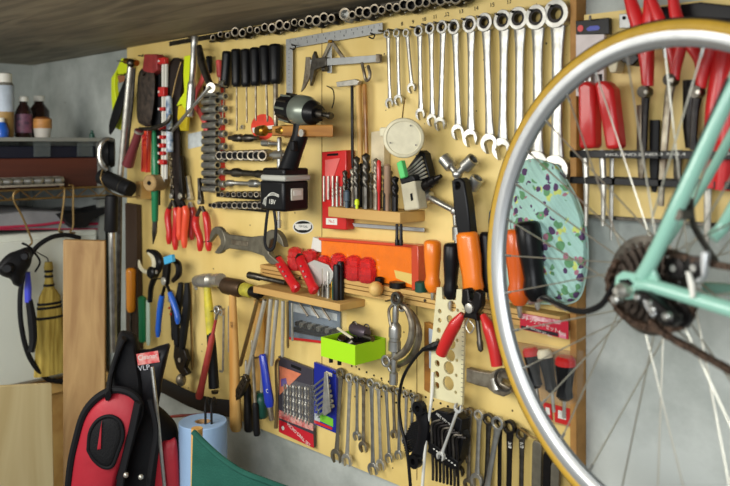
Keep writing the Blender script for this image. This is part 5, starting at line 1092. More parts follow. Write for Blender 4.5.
pxtube('bent_hanger', BRONZE, [(518, 428, .01), (524, 432, .03), (535, 438, .035), (548, 436, .03)], .0018); tag(bpy.data.objects['bent_hanger'], 'thin bent wire hanger above the flat bars at the bottom', 'hanger')
# hex key holder and comb
o = thing('hex_key_holder', P(440, 445, .05), 'black folding hex key holder full of keys at the bottom of the board', 'key holder')
pxprism('holder', BLACK, [(430, 413), (436, 410), (452, 413), (462, 420), (460, 432), (463, 440), (458, 462), (452, 470), (436, 461), (428, 450), (427, 436), (431, 428)], .03, .055, o, bev=.002)
for k in range(8):
    x = 432 + k * 3.6; y = 432 + k * 2.1
    pxtube('hex_key', BLACKOX if k % 3 else DSTEEL, [(x + 9, y - 12 + k * .5, .062), (x, y - 8, .066), (x, y + 8, .066), (x + 1, y + 34, .062), (x + 1, 480 + k, .06)], .0026, o, 6)
    b = MB(); b.box(P(434 + k * 3, 449 + k * 2.3, .0688), (.004, .0006, .002)); b.build('size_tick', TAPEW, o)
pxprism('front_plate', BLACK, [(430, 442), (458, 462), (455, 470), (427, 452)], .055, .068, o, bev=.001)
text('lettering', 'HEX KEY SET', at(444, 420, .0555, 22), .007, TAPEW, o)
o = thing('comb_gauge', P(414, 435, .06), 'black comb shaped gauge with rounded ends left of the hex key holder', 'gauge')
M, L = T((420.5, 408), (416, 463), .06)
b = MB(); w = smooth([P(x, y, .06) for x, y in ((420, 408), (424, 425), (421, 445), (415, 461))], 5); b.tube(w, lerpr([.016, .014, .012, .014], len(w)), 12, flat=.5); b.build('spine', BLACK, o)
for x, y in ((419.5, 408), (415, 461)):
    b = MB(at(x, y, .07)); b.ring(0, 0, .0135, .006, -.006, .006, 18); b.build('end_boss', BLACK, o)
for k in range(13):
    y = 420 + k * 2.4; x = 421 - k * .3; pxtube('tooth', RUBBER, [(x, y, .055), (x - 16 + abs(k - 7) * .9, y + 4, .05)], .0022, o, 5)
M, L = T((458, 411), (441, 456), .08)
wrench((458.5, 408), (441, 456), .0055, 'open_wrench', 'slim bright open-ended wrench slanting across the black hex key holder', None, mat('bright_nickel', (236, 236, 230), .3, .6), .085, r2=.008, ends='oo')
# ================================================================== drill cards
o = thing('red_drill_card', P(295, 400, .02), 'red and dark blister card of long drill bits hanging on the lower board', 'package')
pxprism('card', mat('dark_card', (62, 58, 66), .45), [(278, 356), (313, 369.5), (313.5, 448), (278.5, 432)], .004, .012, o, bev=.001)
pxprism('hang_slot', HOLE, [(291, 364), (301, 368), (301, 371), (291, 367)], .0121, .0126, o, bev=0)
pxprism('orange_flash', mat('salmon_print', (226, 132, 96), .45, noise=.2, nscale=50), [(279.5, 366), (301, 374), (279.5, 395)], .0121, .013, o, bev=0)
pxprism('purple_mark', mat('violet_print', (96, 76, 150), .5), [(281, 379), (286, 378), (287, 384), (281, 387)], .013, .0133, o, bev=0)
pxprism('red_footer', mat('card_red', (196, 30, 44), .4, coat=.3), [(279, 420), (313, 434.5), (313.5, 448), (279, 432)], .0121, .0135, o, bev=0)
pxprism('pink_strip', mat('pale_pink_print', (224, 176, 160), .5, noise=.4, nscale=90, col2=(190, 60, 60)), [(279, 410), (313, 424), (313, 431), (279, 418)], .0121, .0132, o, bev=0)
text('lettering', 'MICRO DRILL SET', at(298.5, 434.8, .0137, 21), .0115, TAPEW, o, sx=.95)
b = MB(); q = P(283, 428, .0137); b.lathe([(0, .005), (.0006, .005)], q, (0, -1, 0), 16); b.build('round_logo', TAPEW, o)
for k in range(9):
    x = 284.5 + k * 3.0; t = 384 + k * .4; M, L = T((x, t), (x + .3, 414 + k * 1.35), .022)
    b = MB(M); r = .0026; b.loft([[(r * (1 - .4 * abs(math.sin(a))) * math.cos(a + i * .9) , r * (1 - .4 * abs(math.sin(a))) * math.sin(a + i * .9), -L * i / 16) for a in [2 * PI * j / 6 for j in range(6)]] for i in range(17)]); b.build('drill_bit', STEEL if k % 2 else OLDSTEEL, o)
pxprism('blister', CLEAR, [(282, 380), (311, 388), (311, 430), (282, 417)], .0135, .03, o)
o = thing('blue_wrench_card', P(324, 395, .02), 'blue blister card of small chrome wrenches right of the red drill card', 'package')
pxprism('card', mat('ultramarine_card', (28, 40, 140), .35, coat=.3), [(313.8, 362), (336, 371), (336, 433.5), (313.8, 424)], .004, .012, o, bev=.001)
pxprism('hang_slot', CREAM, [(326, 371), (332, 373.5), (332, 377), (326, 374.5)], .0121, .0126, o, bev=0)
pxprism('green_flash', mat('green_print', (120, 190, 50), .5), [(320, 413), (333, 419), (333, 427), (320, 421)], .0121, .0127, o, bev=0)
pxprism('photo_panel', mat('pale_print', (190, 196, 196), .5, noise=.4, nscale=45), [(314.5, 413), (320, 415), (320, 422), (314.5, 420)], .0121, .0128, o, bev=0)
pxprism('red_base', RED, [(314, 420), (332, 427.5), (332, 430), (314, 423)], .0121, .0128, o, bev=0)
for k in range(7):
    wx = 314 + k * .9; wy = 378 + k * 5; M, L = T((wx + 13, wy - 2), (wx - 1, wy + 9 - k * .2), .024); b = MB(M)
    b.ring(0, 0, .0045, .0025, -.002, .002, 12); openend(b, -L, .005, -.002, .002, 10); b.box((0, 0, -L / 2), (.004, .003, L * .85)); b.build('small_wrench', CHROME, o)
pxprism('chrome_bar', STEEL, [(324, 372), (327, 373), (330, 412), (324, 416), (322, 413)], .026, .03, o)
# ================================================================== floral mitt
gm = bpy.data.materials.new('mint_floral_cloth'); gm.use_nodes = True; nt = gm.node_tree; N = nt.nodes; Lk = nt.links; pb = N['Principled BSDF']; pb.inputs['Roughness'].default_value = .85
tc = N.new('ShaderNodeTexCoord'); prev = None
base = lin((172, 214, 202))
def spots(scale, thr, col, prev, gate, off):
    mp = N.new('ShaderNodeMapping'); mp.inputs['Location'].default_value = off; Lk.new(tc.outputs['Object'], mp.inputs[0])
    nz = N.new('ShaderNodeTexNoise'); nz.inputs['Scale'].default_value = 40; Lk.new(mp.outputs[0], nz.inputs['Vector'])
    ad = N.new('ShaderNodeVectorMath'); ad.operation = 'MULTIPLY_ADD'; ad.inputs[1].default_value = (.012,) * 3; Lk.new(nz.outputs['Color'], ad.inputs[0]); Lk.new(mp.outputs[0], ad.inputs[2])
    vo = N.new('ShaderNodeTexVoronoi'); vo.inputs['Scale'].default_value = scale; Lk.new(ad.outputs[0], vo.inputs['Vector'])
    lt = N.new('ShaderNodeMath'); lt.operation = 'LESS_THAN'; lt.inputs[1].default_value = thr; Lk.new(vo.outputs['Distance'], lt.inputs[0])
    n2 = N.new('ShaderNodeTexNoise'); n2.inputs['Scale'].default_value = 26; mp2 = N.new('ShaderNodeMapping'); mp2.inputs['Location'].default_value = (3.1, 0, gate and 1.7 or 1.6); Lk.new(tc.outputs['Object'], mp2.inputs[0]); Lk.new(mp2.outputs[0], n2.inputs['Vector'])
    gt = N.new('ShaderNodeMath'); gt.operation = 'GREATER_THAN'; gt.inputs[1].default_value = gate; Lk.new(n2.outputs['Fac'], gt.inputs[0])
    mu = N.new('ShaderNodeMath'); mu.operation = 'MULTIPLY'; Lk.new(lt.outputs[0], mu.inputs[0]); Lk.new(gt.outputs[0], mu.inputs[1])
    mx = N.new('ShaderNodeMix'); mx.data_type = 'RGBA'; Lk.new(mu.outputs[0], mx.inputs['Factor'])
    if prev is None: mx.inputs[6].default_value = (*base, 1)
    else: Lk.new(prev, mx.inputs[6])
    mx.inputs[7].default_value = (*lin(col), 1); return mx.outputs[2]
p_ = spots(40, .34, (208, 222, 120), None, .5, (0, 0, 0)); p_ = spots(44, .38, (104, 158, 112), p_, .44, (1, .4, .2)); p_ = spots(56, .28, (176, 120, 136), p_, .49, (.6, .2, .5)); p_ = spots(50, .32, (88, 62, 100), p_, .45, (.3, .2, .9))
Lk.new(p_, pb.inputs['Base Color'])
wv = N.new('ShaderNodeTexWave'); wv.inputs['Scale'].default_value = 26; mp = N.new('ShaderNodeMapping'); mp.inputs['Rotation'].default_value = (0, .7, 0); Lk.new(tc.outputs['Object'], mp.inputs[0]); Lk.new(mp.outputs[0], wv.inputs[0])
bp = N.new('ShaderNodeBump'); bp.inputs['Strength'].default_value = .5; bp.inputs['Distance'].default_value = .004; Lk.new(wv.outputs['Fac'], bp.inputs['Height']); Lk.new(bp.outputs[0], pb.inputs['Normal'])
o = thing('oven_mitt', P(550, 170, .01), 'mint green quilted mitt with a floral print hanging behind the spokes', 'mitt')
out = [(519, 166), (530, 158), (545, 160), (557, 166), (567, 182), (576, 198), (583, 218), (587, 244), (586, 270), (580, 295), (568, 303), (545, 303), (520, 302), (508, 296), (508, 262), (510, 225), (513, 190)]
puff('quilted_body', gm, out, wf(.004), .03, o, steps=((0, .96), (.35, 1), (.7, .98), (.92, .9), (1, .75), (1.05, .4)))
w = smooth([P(x, y, .014) for x, y in out + out[:1]], 4); b = MB(); b.tube(w, .0028, 6, closed=False); b.build('piping', mat('pale_mint_piping', (196, 226, 214), .8), o)
# ================================================================== header card and screwdriver pack
o = thing('bit_card', P(540, 318, .02), 'red and white header card with Japanese lettering pinned under the long rail', 'package')
pxprism('card', mat('header_red', (190, 28, 52), .45), [(520, 313), (568, 321.5), (568, 339.5), (520, 329)], .04, .0425, o, bev=0)
pxprism('white_top', mat('pinkish_white_print', (228, 190, 190), .5, noise=.5, nscale=110, col2=(190, 70, 90)), [(521, 313.5), (561, 320.5), (561, 324.5), (521, 318.5)], .0425, .0428, o, bev=0)
pxprism('black_band', mat('black_band', (40, 34, 40), .5), [(521, 325.5), (558, 333), (558, 336.5), (521, 328.8)], .0425, .0428, o, bev=0)
text('lettering', 'ビットソケットセット4pcs', at(541, 324.6, .043, 10.5), .0095, TAPEW, o, sx=.86)
text('lettering', 'BIT SOCKET SET 4pcs', at(539, 331.2, .043, 10.5), .005, TAPEW, o, sx=1.1)
pxprism('pink_box', mat('pink_print', (222, 130, 150), .5), [(559, 333), (566, 334.5), (566, 339), (559, 337.3)], .0425, .0428, o, bev=0)
o = thing('screwdriver_pack', P(545, 345, .01), 'clear blister pack of three black screwdrivers with red caps under the header card', 'package')
pxprism('backing', mat('tan_pack_backing', (188, 150, 96), .5, noise=.1), [(516, 342), (573, 352), (573, 428), (538, 420), (525, 392)], .003, .006, o, bev=0)
for i, (t, m_, bo, r, z) in enumerate((((530, 348), (536.5, 388), (539, 405), .0135, .02), ((544, 350), (552, 392), (554, 412), .0125, .018), ((565.5, 357), (564.5, 400), (564, 418), .0165, .03))):
    M, L = T(t, m_, z + .01); b = MB(M); b.lathe([(0, r * .7), (.004, r), (.2 * L, r), (.5 * L, r * .82), (.75 * L, r * .72), (.92 * L, r * .85), (L, r * .5)], seg=12); h = b.build('screwdriver_handle', BLACK, o)
    b = MB(M); b.lathe([(-.001, r * .75), (.004, r * 1.03), (.013, r * 1.03)], seg=14); b.build('red_cap', RED if i != 1 else CREAM, o)
    M, L = T(m_, bo, z + .01); b = MB(M); b.lathe([(0, .003), (L, .003)], seg=8); b.build('screwdriver_shaft', STEEL, o)
for pts in ([(543, 402), (551, 404.5), (552, 420), (545, 418)], [(554, 405), (570, 409), (570, 426), (555, 422)]): 
    pxprism('red_label', RED, pts, .006, .0085, o, bev=0)
for pts in ([(545.5, 407), (549.5, 408), (550, 415), (546, 414)], [(558, 410), (566, 412), (566, 420), (558, 418)]): pxprism('white_label_panel', TAPEW, pts, .0085, .009, o, bev=0)
pxprism('blister', CLEAR, [(521, 346), (571, 355), (571, 405), (541, 400)], .01, .05, o)
# ================================================================== right board
RB = thing('black_tool_rack', P(650, 157, .03), 'long black double rack with small white lettering across the right board', 'rack')
for y0, y1, d0, d1 in ((150.5, 158, .0, .075), (177.5, 184.5, .0, .05)):
    zt_, zb_ = P(600, y0, d1).z, P(600, y1, d1).z
    xa, xb = P(570, 0, d1).x, P(770, 0, d1).x
    b = MB(); b.box(((xa + xb) / 2, -d1 + .004, (zt_ + zb_) / 2), (xb - xa, .008, zt_ - zb_)); b.build('front_bar', BLACK, RB, bev=.001)
    b = MB(); b.box(((xa + xb) / 2, -d0 - .002, (zt_ + zb_) / 2), (xb - xa, .004, zt_ - zb_)); b.build('rear_bar', BLACK, RB)
    for k in range(5):
        x = xa + (xb - xa) * (k + .02) / 4.1; b = MB(); b.box((x, -d1 / 2, (zt_ + zb_) / 2), (.005, d1, (zt_ - zb_) * .8)); b.build('cross_piece', BLACK, RB)
for k, x in enumerate((614, 633, 654, 676, 726)):
    text('lettering', ('NO.1', 'NO.2', 'NO.3', 'NO.4', 'NO.6')[k], at(x, 155.0 - .01 * (x - 600), .0755, 0), .0055, TAPEW, RB, sx=2.2)
# left bracket of the upper bar: short shelf
o = thing('bit_pack', P(592, 60, .01), 'blister pack with a black header and small red dot on the right board, left end', 'package')
pxprism('header', BLACK, [(575.5, 21), (609, 17.5), (609, 34), (576, 34.5)], .01, .02, o, bev=.001)
pxprism('card_body', mat('pinkish_clear_card', (212, 200, 196), .4, noise=.2, nscale=20), [(576, 34), (604, 31), (604, 96), (576, 96)], .008, .016, o, bev=0)
b = MB(); q = P(580.5, 28.5, .0205); b.lathe([(0, .0055), (.0008, .0055)], q, (0, -1, 0), 16); b.build('red_dot', RED, o)
pxprism('hang_slot', DBLUE, [(586, 29), (590, 26), (598, 25.5), (600, 28), (598, 30), (588, 31)], .0201, .0206, o, bev=0)
pxprism('barcode_panel', INK, [(597, 74), (602, 74), (602, 84), (597, 84)], .0161, .0166, o, bev=0)
for k in range(3): pxtube('packed_bit', CHROME, [(580 + k * 5, 72, .022), (580 + k * 5, 92, .022)], .004, o)
b = MB(); b.tube([P(590, 20, .0), P(590, 19, .03), P(590, 16, .034)], .002, 6); b.build('hook', STEEL, b0)
RH = mat('bright_red_grip', (214, 38, 40), .4, coat=.3)
def snip(pts1, pts2, r, lab, d, tip=None, jm=BLACKOX, name='pliers', m=RH, tipr=.006):
    o = thing(name, P(*pts1[0], d), lab, 'pliers', 'red handled cutters on the right board')
    for nm, pts in (('left_handle', pts1), ('right_handle', pts2)):
        pxtube(nm, m, [(x, y, d) for x, y in pts], [r * .8, r * 1.05, r, r * .9, r * .8], o, 12)
    if tip:
        pxtube('jaw', jm, [(x, y, d - .01) for x, y in tip], [tipr * 1.3, tipr, tipr * .8], o, 8, .7)
        q = P(*tip[0], d); b = MB(); b.lathe([(-.006, tipr * 1.5), (.012, tipr * 1.5)], q, (0, -1, 0), 14); b.build('pivot', DSTEEL, o)
        q = P(*tip[0], d + .014); b = MB(); b.lathe([(-.002, tipr * .6), (.002, tipr * .5)], q, (0, -1, 0), 10); b.build('pivot_screw', STEEL, o)
# boxy red holder handles behind rim
o = thing('boxed_red_pliers', P(595, 120, .05), 'pair of thick red handles standing in the left end of the black rack', 'pliers')
for nm, pts in (('left_handle', [(577, 84), (585, 81), (593, 84), (594, 148), (578, 149)]), ('right_handle', [(593, 82), (604, 80), (612, 88), (619, 148), (605, 150), (600, 120)])):
    pxprism(nm, RH, pts, .03, .06, o, bev=.006)
for k, x in enumerate((583, 600)):
    pxtube('shaft', STEEL, [(x + 2, 150, .045), (x + 3.5, 185, .045), (x + 3, 226, .045)], [.0055, .005, .003], o, 8)
snip([(628, -8), (634, 12), (642, 40), (646, 64), (647, 84)], [(650, -8), (650, 14), (648, 40), (648, 64), (648, 86)], .0105, 'cutters with two long red handles at the left of the right board, above the rim', .035, ((646, 92), (645, 112), (644, 150)))
snip([(648, -8), (657, 14), (668, 40), (674, 62), (675, 78)], [(690, 18), (684, 36), (679, 54), (676, 68), (675, 80)], .0085, 'scissors with crossing red handles in the middle of the right board', .05, ((672, 80), (668, 104), (662, 180), (661, 206)), OLDSTEEL)
snip([(672, -8), (677, 18), (690, 44), (700, 62), (701, 86)], [(716, 22), (712, 48), (706, 64), (703, 76), (701, 88)], .009, 'cutters with widely curved red handles right of the middle of the right board', .045, ((698, 92), (695, 112), (693, 150)))
snip([(725, 42), (722, 70), (716, 110), (713, 150), (712, 188)], [(738, 40), (736, 70), (730, 110), (726, 150), (722, 190)], .0145, 'broad red handle near the right edge, behind the green bicycle frame', .04)
for i, (x, y0, y1, r, m, lab) in enumerate([(612, 150, 240, .004, CHROME, 'thin bright steel chisel shaft standing in the rack under the left red handles'), (642, 105, 178, .0085, OLDSTEEL, 'wide worn chisel blade standing between the first red cutters'), (655, 120, 192, .0085, RUBBER, 'dark chisel between the upper and lower rack bars, left of the middle'), (678, 150, 186, .007, DSTEEL, 'dark steel chisel just left of the green bicycle stay in the rack'), (708, 186, 246, .006, STEEL, 'steel chisel shaft hanging from the lower rack bar near the right edge'), (690, 80, 148, .011, BLACKOX, 'black tapering chisel right of the middle of the rack')]):
    M, L = T((x, y0), (x - 1, y1), .012); b = MB(M); b.lathe([(0, r), (L * .7, r * .9), (L, r * .5)], seg=10, sy=.6); tag(b.build('chisel', m, None, P(x, y0, .03)), lab, 'chisel')
for x, y, s, m, lab, nm in ((628, 14, 1, RULE, 'small grey metal plate with a round hole at the top of the right board', 'metal_plate'),):
    o = pxprism(nm, m, [(619, 14), (630, 13), (630, 28), (619, 28)], .004, .012, None, None, .001); tag(o, lab, 'plate')
    b = MB(); q = P(624, 18, .0125); b.lathe([(0, .003), (.0006, .003)], q, (0, -1, 0), 12); b.build('hole', HOLE, o)
for pts, m, nm, lab in (([(606, 62), (612, 58), (618, 60), (616, 72), (610, 73)], CREAM, 'plastic_anchor', 'small cream plastic piece hanging under the rim at the left of the right board'), ([(612, 55), (630, 48), (640, 58), (632, 66), (622, 62)], BLACK, 'black_clip', 'black plastic clip behind the rim near the first red handles'), ([(650, 8), (700, 2), (735, 6), (735, 20), (705, 18), (668, 20)], BLACK, 'black_holder', 'black plastic holder with silver screws at the top right corner'), ([(715, 24), (735, 20), (735, 38), (718, 42)], OLDSTEEL, 'steel_canister', 'grey steel cap on top of the broad red handle at the right edge')):  # the grey steel piece is a cap on the broad red handle
    tag(pxprism(nm, m, pts, .005, .03 if nm != 'black_holder' else .025, None, None, .002), lab, nm.split('_')[1])
# hooks that carry the things hanging well clear of the board (parts of the boards)
for x, y, d in ((195, 38, .05), (202, 50, .05), (130, 62, .08), (111.5, 198, .12), (265, 301, .05), (396, 299, .06), (402, 300, .055), (407, 306, .035), (458.5, 410, .085), (461, 181, .05), (474, 292, .075), (470, 236, .055), (165, 278, .06), (157, 272, .05), (218, 310, .07), (236, 288, .05), (208, 282, .05), (143, 56, .03), (262.5, 356, .06), (420, 408, .06), (436, 415, .05), (450, 292, .04), (212, 241, .05), (125, 75, .05), (172, 131, .07), (244, 376, .05), (152, 381, .06), (233, 408, .06), (171, 130, .08), (155, 130, .05)):
    b = MB(); a = P(x, y, 0); b.tube([a, a + Vector((0, -.5 * d, 0)), P(x, y, d), P(x, y - 1.6, d + .004)], .0019, 6); b.build('hook', DSTEEL, bt)
# ================================================================== bicycle (rear wheel, drive side facing the room)
_c = (.3726, .1766, 1.0103)
def cam(v): return Vector(((v[2] - 0) * -.7071068 + v[0] * .7071068, v[2] * .7071068 + v[0] * .7071068, -v[1]))
C0 = cam(_c) + Vector((0, -D, CZ))
nn_ = cam((-.8607, -.0241, -.5085)); nn_.normalize()          # axle direction, towards the room
up = Vector((0, 0, 1)); up = (up - nn_ * up.dot(nn_)).normalized(); e1 = up.cross(nn_); 
if e1.dot(Vector((1, -1, 0))) < 0: e1 = -e1
def WP(a, b_, c=0.): return C0 + e1 * a + up * b_ + nn_ * c
EYE = Vector((0, -D, CZ))
def WQ(px, py, c=0.):
    r = Q(px, py, 1.0) - EYE; k = (C0 + nn_ * c - EYE).dot(nn_) / r.dot(nn_); return EYE + r * k
bike = thing('bicycle', WP(0, -.335), 'celeste green road bicycle whose rear wheel fills the right foreground', 'bicycle')
GOLD = mat('amber_tyre_rubber', (196, 156, 52), .5, noise=.12, nscale=60)
TREAD = mat('dark_tread', (52, 46, 40), .7)
ALU = mat('brushed_rim_alloy', (196, 198, 198), .34, .75, .12, 30)
RIMIN = mat('grey_rim_alloy', (150, 154, 156), .4, .6)
def rev(prof, name, m, parent, seg=128, ang=35):   # closed section (radius, side) turned round the axle
    b = MB(); b.loft([[WP(r * math.cos(2 * PI * j / seg), r * math.sin(2 * PI * j / seg), s) for r, s in prof] for j in range(seg)], False, True); return b.build(name, m, parent, ang=ang)
R0 = .335
rev([(R0 - .0115 + .0112 * math.cos(a * PI / 7), .0112 * math.sin(a * PI / 7)) for a in range(14)], 'tyre', GOLD, bike, ang=80)
rev([(R0 - .0115 + .0118 * math.cos(a * PI / 12 * .8 - .84), .0118 * math.sin(a * PI / 12 * .8 - .84)) for a in range(9)] + [(R0 - .002, .004), (R0 - .002, -.004)], 'tread', TREAD, bike, ang=80)
rim = rev([(R0 - .017, .0105), (R0 - .027, .0102), (R0 - .031, .0085), (R0 - .036, .0035), (R0 - .036, -.0035), (R0 - .031, -.0085), (R0 - .027, -.0102), (R0 - .017, -.0105)], 'rim', ALU, bike)
rev([(R0 - .0285, .0092), (R0 - .0362, .0037), (R0 - .0366, .0034), (R0 - .0366, -.0034), (R0 - .0362, -.0037), (R0 - .0285, -.0092), (R0 - .034, 0)], 'rim_bed', RIMIN, bike)
SPK = mat('stainless_spoke', (204, 200, 184), .3, .85)
hub = MB(); hub.lathe([(-.062, .005), (-.05, .007), (-.036, .009), (-.035, .021), (-.032, .021), (-.03, .013), (.018, .013), (.02, .024), (.023, .024), (.025, .012), (.06, .007), (.064, .005)], C0, nn_, 24); hub = hub.build('hub', ALU, bike)
N_ = 32
for k in range(N_):
    side = 1 if k % 2 else -1; a = 2 * PI * k / N_; j = k // 2
    off = math.radians(78) * (1 if j % 2 else -1)
    hr = .020 if side < 0 else .023; hc = -.0335 if side < 0 else .0215
    p0 = WP(hr * math.cos(a + off), hr * math.sin(a + off), hc); p1 = WP((R0 - .036) * math.cos(a), (R0 - .036) * math.sin(a), side * .001)
    b = MB(); b.tube([p0, p1], .0011, 6); b.build('spoke', SPK, bike)
    q = p1 + (p0 - p1).normalized() * .013; b = MB(); b.tube([p1, q], .0021, 6); b.build('nipple', CHROME, rim)
# valve
CAS = mat('oily_sprocket_steel', (84, 74, 66), .4, .8, .5, 80)
def sprocket(r, c, teeth, m, name, parent, th=.0018):
    b = MB(); out = []
    for i in range(teeth * 4):
        a = 2 * PI * i / (teeth * 4); rr = r * (1 if i % 4 in (1, 2) else 1 - .006 / r); out.append((rr * math.cos(a), rr * math.sin(a)))
    f = [b.v(WP(x, y, c)) for x, y in out]; g = [b.v(WP(x, y, c - th)) for x, y in out]; hi = [(r * .45 * math.cos(2 * PI * i / (teeth * 4)), r * .45 * math.sin(2 * PI * i / (teeth * 4))) for i in range(teeth * 4)]
    f2 = [b.v(WP(x, y, c)) for x, y in hi]; g2 = [b.v(WP(x, y, c - th)) for x, y in hi]; n = len(f)
    for i in range(n):
        k = (i + 1) % n; b.f([f[i], f[k], f2[k], f2[i]]); b.f([g[k], g[i], g2[i], g2[k]]); b.f([f[k], f[i], g[i], g[k]]); b.f([f2[i], f2[k], g2[k], g2[i]])
    return b.build(name, m, parent)
cass = MB(); cass.lathe([(.024, .019), (.055, .017)], C0, nn_, 20); cass = cass.build('cassette', CAS, bike)
for i, (t) in enumerate((26, 23, 21, 19, 17, 15, 13)):
    sprocket(t * .00208, .026 + i * .0042, t, CAS, 'sprocket', cass)
b = MB(); b.ring(0, 0, 1, .9, 0, 1, 8); b.bm.free()
rev([(.062, .0225), (.062, .0235), (.050, .0245), (.050, .0235)], 'spoke_guard', DSTEEL, cass, 48)
b = MB(); b.lathe([(.055, .016), (.06, .016), (.062, .010)], C0, nn_, 18); b.build('lockring', DSTEEL, cass)
# frame
CEL = mat('celeste_enamel', (146, 196, 176), .28, 0, coat=.7)
frame = thing('x', (0, 0, 0), 'x', 'x'); bpy.data.objects.remove(frame)
cD = .066
DRP = WQ(629, 284, cD)
def fr(pts, r, name, m=CEL, seg=16, n=6):
    w = smooth([WQ(*p) for p in pts], n); b = MB(); b.tube(w, lerpr(r, len(w)) if isinstance(r, (list, tuple)) else r, seg); return b.build(name, m, bike)
fr([(642, 277, cD), (654, 256, cD), (675, 212, cD), (698, 162, .062), (722, 110, .056), (752, 44, .045)], [.009, .0092, .0092, .0085, .0085, .0085], 'seat_stay')
fr([(638, 284, cD), (656, 287, cD), (690, 297, .064), (730, 309, .06), (790, 326, .05)], [.008, .0085, .0085, .009, .0105], 'chain_stay')
fr([(642, 284, -.06), (664, 246, -.06), (700, 190, -.058), (740, 120, -.05)], .006, 'seat_stay')
fr([(712, 238, -.02), (722, 228, -.03), (734, 208, -.03), (760, 160, -.03)], .008, 'seat_tube_stay')
fr([(706, 288, -.062), (730, 290, -.06), (780, 300, -.05)], .008, 'chain_stay')
fr([(728, 78, .06), (700, 140, .066), (672, 200, .07), (652, 246, .072)], .0022, 'cable', mat('black_housing', (30, 34, 34), .4), 8)
# fork end web between the stays
def slab(pts, c0, c1, name, m, parent, bev=.002):
    A = [WQ(x, y, c1) for x, y in pts]; B = [q - nn_ * (c1 - c0) for q in A]; b = MB(); va = [b.v(q) for q in A]; vb = [b.v(q) for q in B]; n = len(va)
    b.f(va); b.f(vb[::-1]); [b.f([va[i], vb[i], vb[(i + 1) % n], va[(i + 1) % n]]) for i in range(n)]; return b.build(name, m, parent, bev=bev)
dr = slab([(615, 276), (622, 271), (634, 273), (641, 268), (650, 252), (655, 256), (653, 270), (657, 280), (668, 288), (664, 294), (648, 291), (636, 298), (626, 300), (617, 294), (614, 285)], .060, .068, 'dropout', CEL, bike, .002)
slab([(619, 280), (628, 279), (633, 284), (627, 287), (620, 286)], .068, .0695, 'axle_slot', HOLE, dr, 0)
b = MB(); b.lathe([(0, .009), (.012, .009), (.016, .006), (.02, .004)], WQ(627, 290, .068), nn_, 18); b.build('axle_nut', STEEL, bike)
b = MB(); b.lathe([(0, .005), (.012, .006), (.014, .004)], WQ(621, 299, .068), nn_, 14); b.build('adjuster', CHROME, bike)
# derailleur
der = slab([(633, 290), (645, 292), (655, 300), (668, 312), (674, 322), (668, 328), (658, 322), (648, 312), (638, 304), (632, 298)], .066, .084, 'derailleur', BLACKOX, bike, .003)
for x, y, r in ((640, 297, .0045), (669, 316, .005), (655, 309, .005), (652, 303, .004)):
    b = MB(); b.lathe([(0, r), (.006, r), (.008, r * .6)], WQ(x, y, .082), nn_, 12); b.build('bolt', CHROME, der)
slab([(642, 299), (650, 303), (656, 314), (652, 318), (645, 308)], .084, .088, 'alloy_link', ALU, der, .001)
sprocket(.018, .05, 10, BLACKOX, 'upper_jockey', der, .006) if 0 else None
cage = slab([(685, 271), (689, 272), (693, 284), (694, 297), (690, 299), (688, 286)], .072, .076, 'cage_plate', WHITE, der, .001)
slab([(699, 252), (704, 250), (707, 253), (705, 276), (701, 283), (695, 284), (694, 279), (700, 276)], .05, .058, 'alloy_arm', ALU, der, .002)
def jockey(px, py, c, r):
    b = MB(); b.lathe([(-.004, r * .5), (-.003, r), (.003, r), (.004, r * .5)], WQ(px, py, c), nn_, 20); b.build('jockey_wheel', BLACKOX, der)
    b = MB(); b.lathe([(-.006, r * .3), (.006, r * .3)], WQ(px, py, c), nn_, 12); b.build('jockey_bolt', CHROME, der)
jockey(696, 268, .045, .014); jockey(682, 316, .05, .013); jockey(676, 268, .045, .013)
# chain
CHN = mat('rusty_chain_steel', (98, 78, 64), .45, .7, .5, 150, col2=(46, 36, 30))
def chain(pts, n, nm):
    w = smooth([WQ(*p) for p in pts], 12); L = [0]
    for a, c in zip(w, w[1:]): L.append(L[-1] + (c - a).length)
    tot = L[-1]; n = int(tot / .0127); o = MB(); pos = []
    for i in range(n + 1):
        s = tot * i / n
        k = max(j for j in range(len(L)) if L[j] <= s + 1e-9); k = min(k, len(w) - 2); f = (s - L[k]) / max(1e-9, L[k + 1] - L[k]); pos.append(w[k].lerp(w[k + 1], f))
    b = MB()
    for i in range(n):
        a, c = pos[i], pos[i + 1]; t = (c - a).normalized(); u = nn_.cross(t)
        off = .0035 if i % 2 else .0022
        for s in (-1, 1):
            o_ = nn_ * off * s; ring = []
            pl = []
            for j in range(12):
                an = 2 * PI * j / 12; cc = a if math.cos(an) < 0 else c; pl.append(cc + t * math.cos(an) * .0042 + u * math.sin(an) * (.0042 if abs(math.cos(an)) > .3 else .0034) + o_)
            va = [b.v(q) for q in pl]; vb = [b.v(q + nn_ * .001 * s) for q in pl]; b.f(va); b.f(vb[::-1]); [b.f([va[j], vb[j], vb[(j + 1) % 12], va[(j + 1) % 12]]) for j in range(12)]
        b.lathe([(-.0045, .0026), (.0045, .0026)], a, nn_, 8)
    b.build(nm, CHN, bike, ang=40)
chain([(652, 322, .05), (668, 336, .05), (690, 348, .049), (730, 370, .046), (790, 402, .04)], 0, 'chain')
chain([(650, 250, .045), (668, 252, .045), (688, 258, .045), (712, 264, .043), (760, 272, .04)], 0, 'chain')
chain([(616, 262, .045), (609, 280, .045), (613, 300, .045), (625, 316, .045), (645, 327, .045), (668, 330, .045), (686, 324, .045), (694, 306, .045)], 0, 'chain')
# housing loop behind the axle
fr([(541, 298, .0), (556, 303, .01), (572, 310, .02), (588, 311, .03), (602, 304, .04), (610, 292, .05), (617, 280, .06)], [.0026, .003, .0042, .0042, .0042, .004, .0035], 'cable_housing', RUBBER, 10)
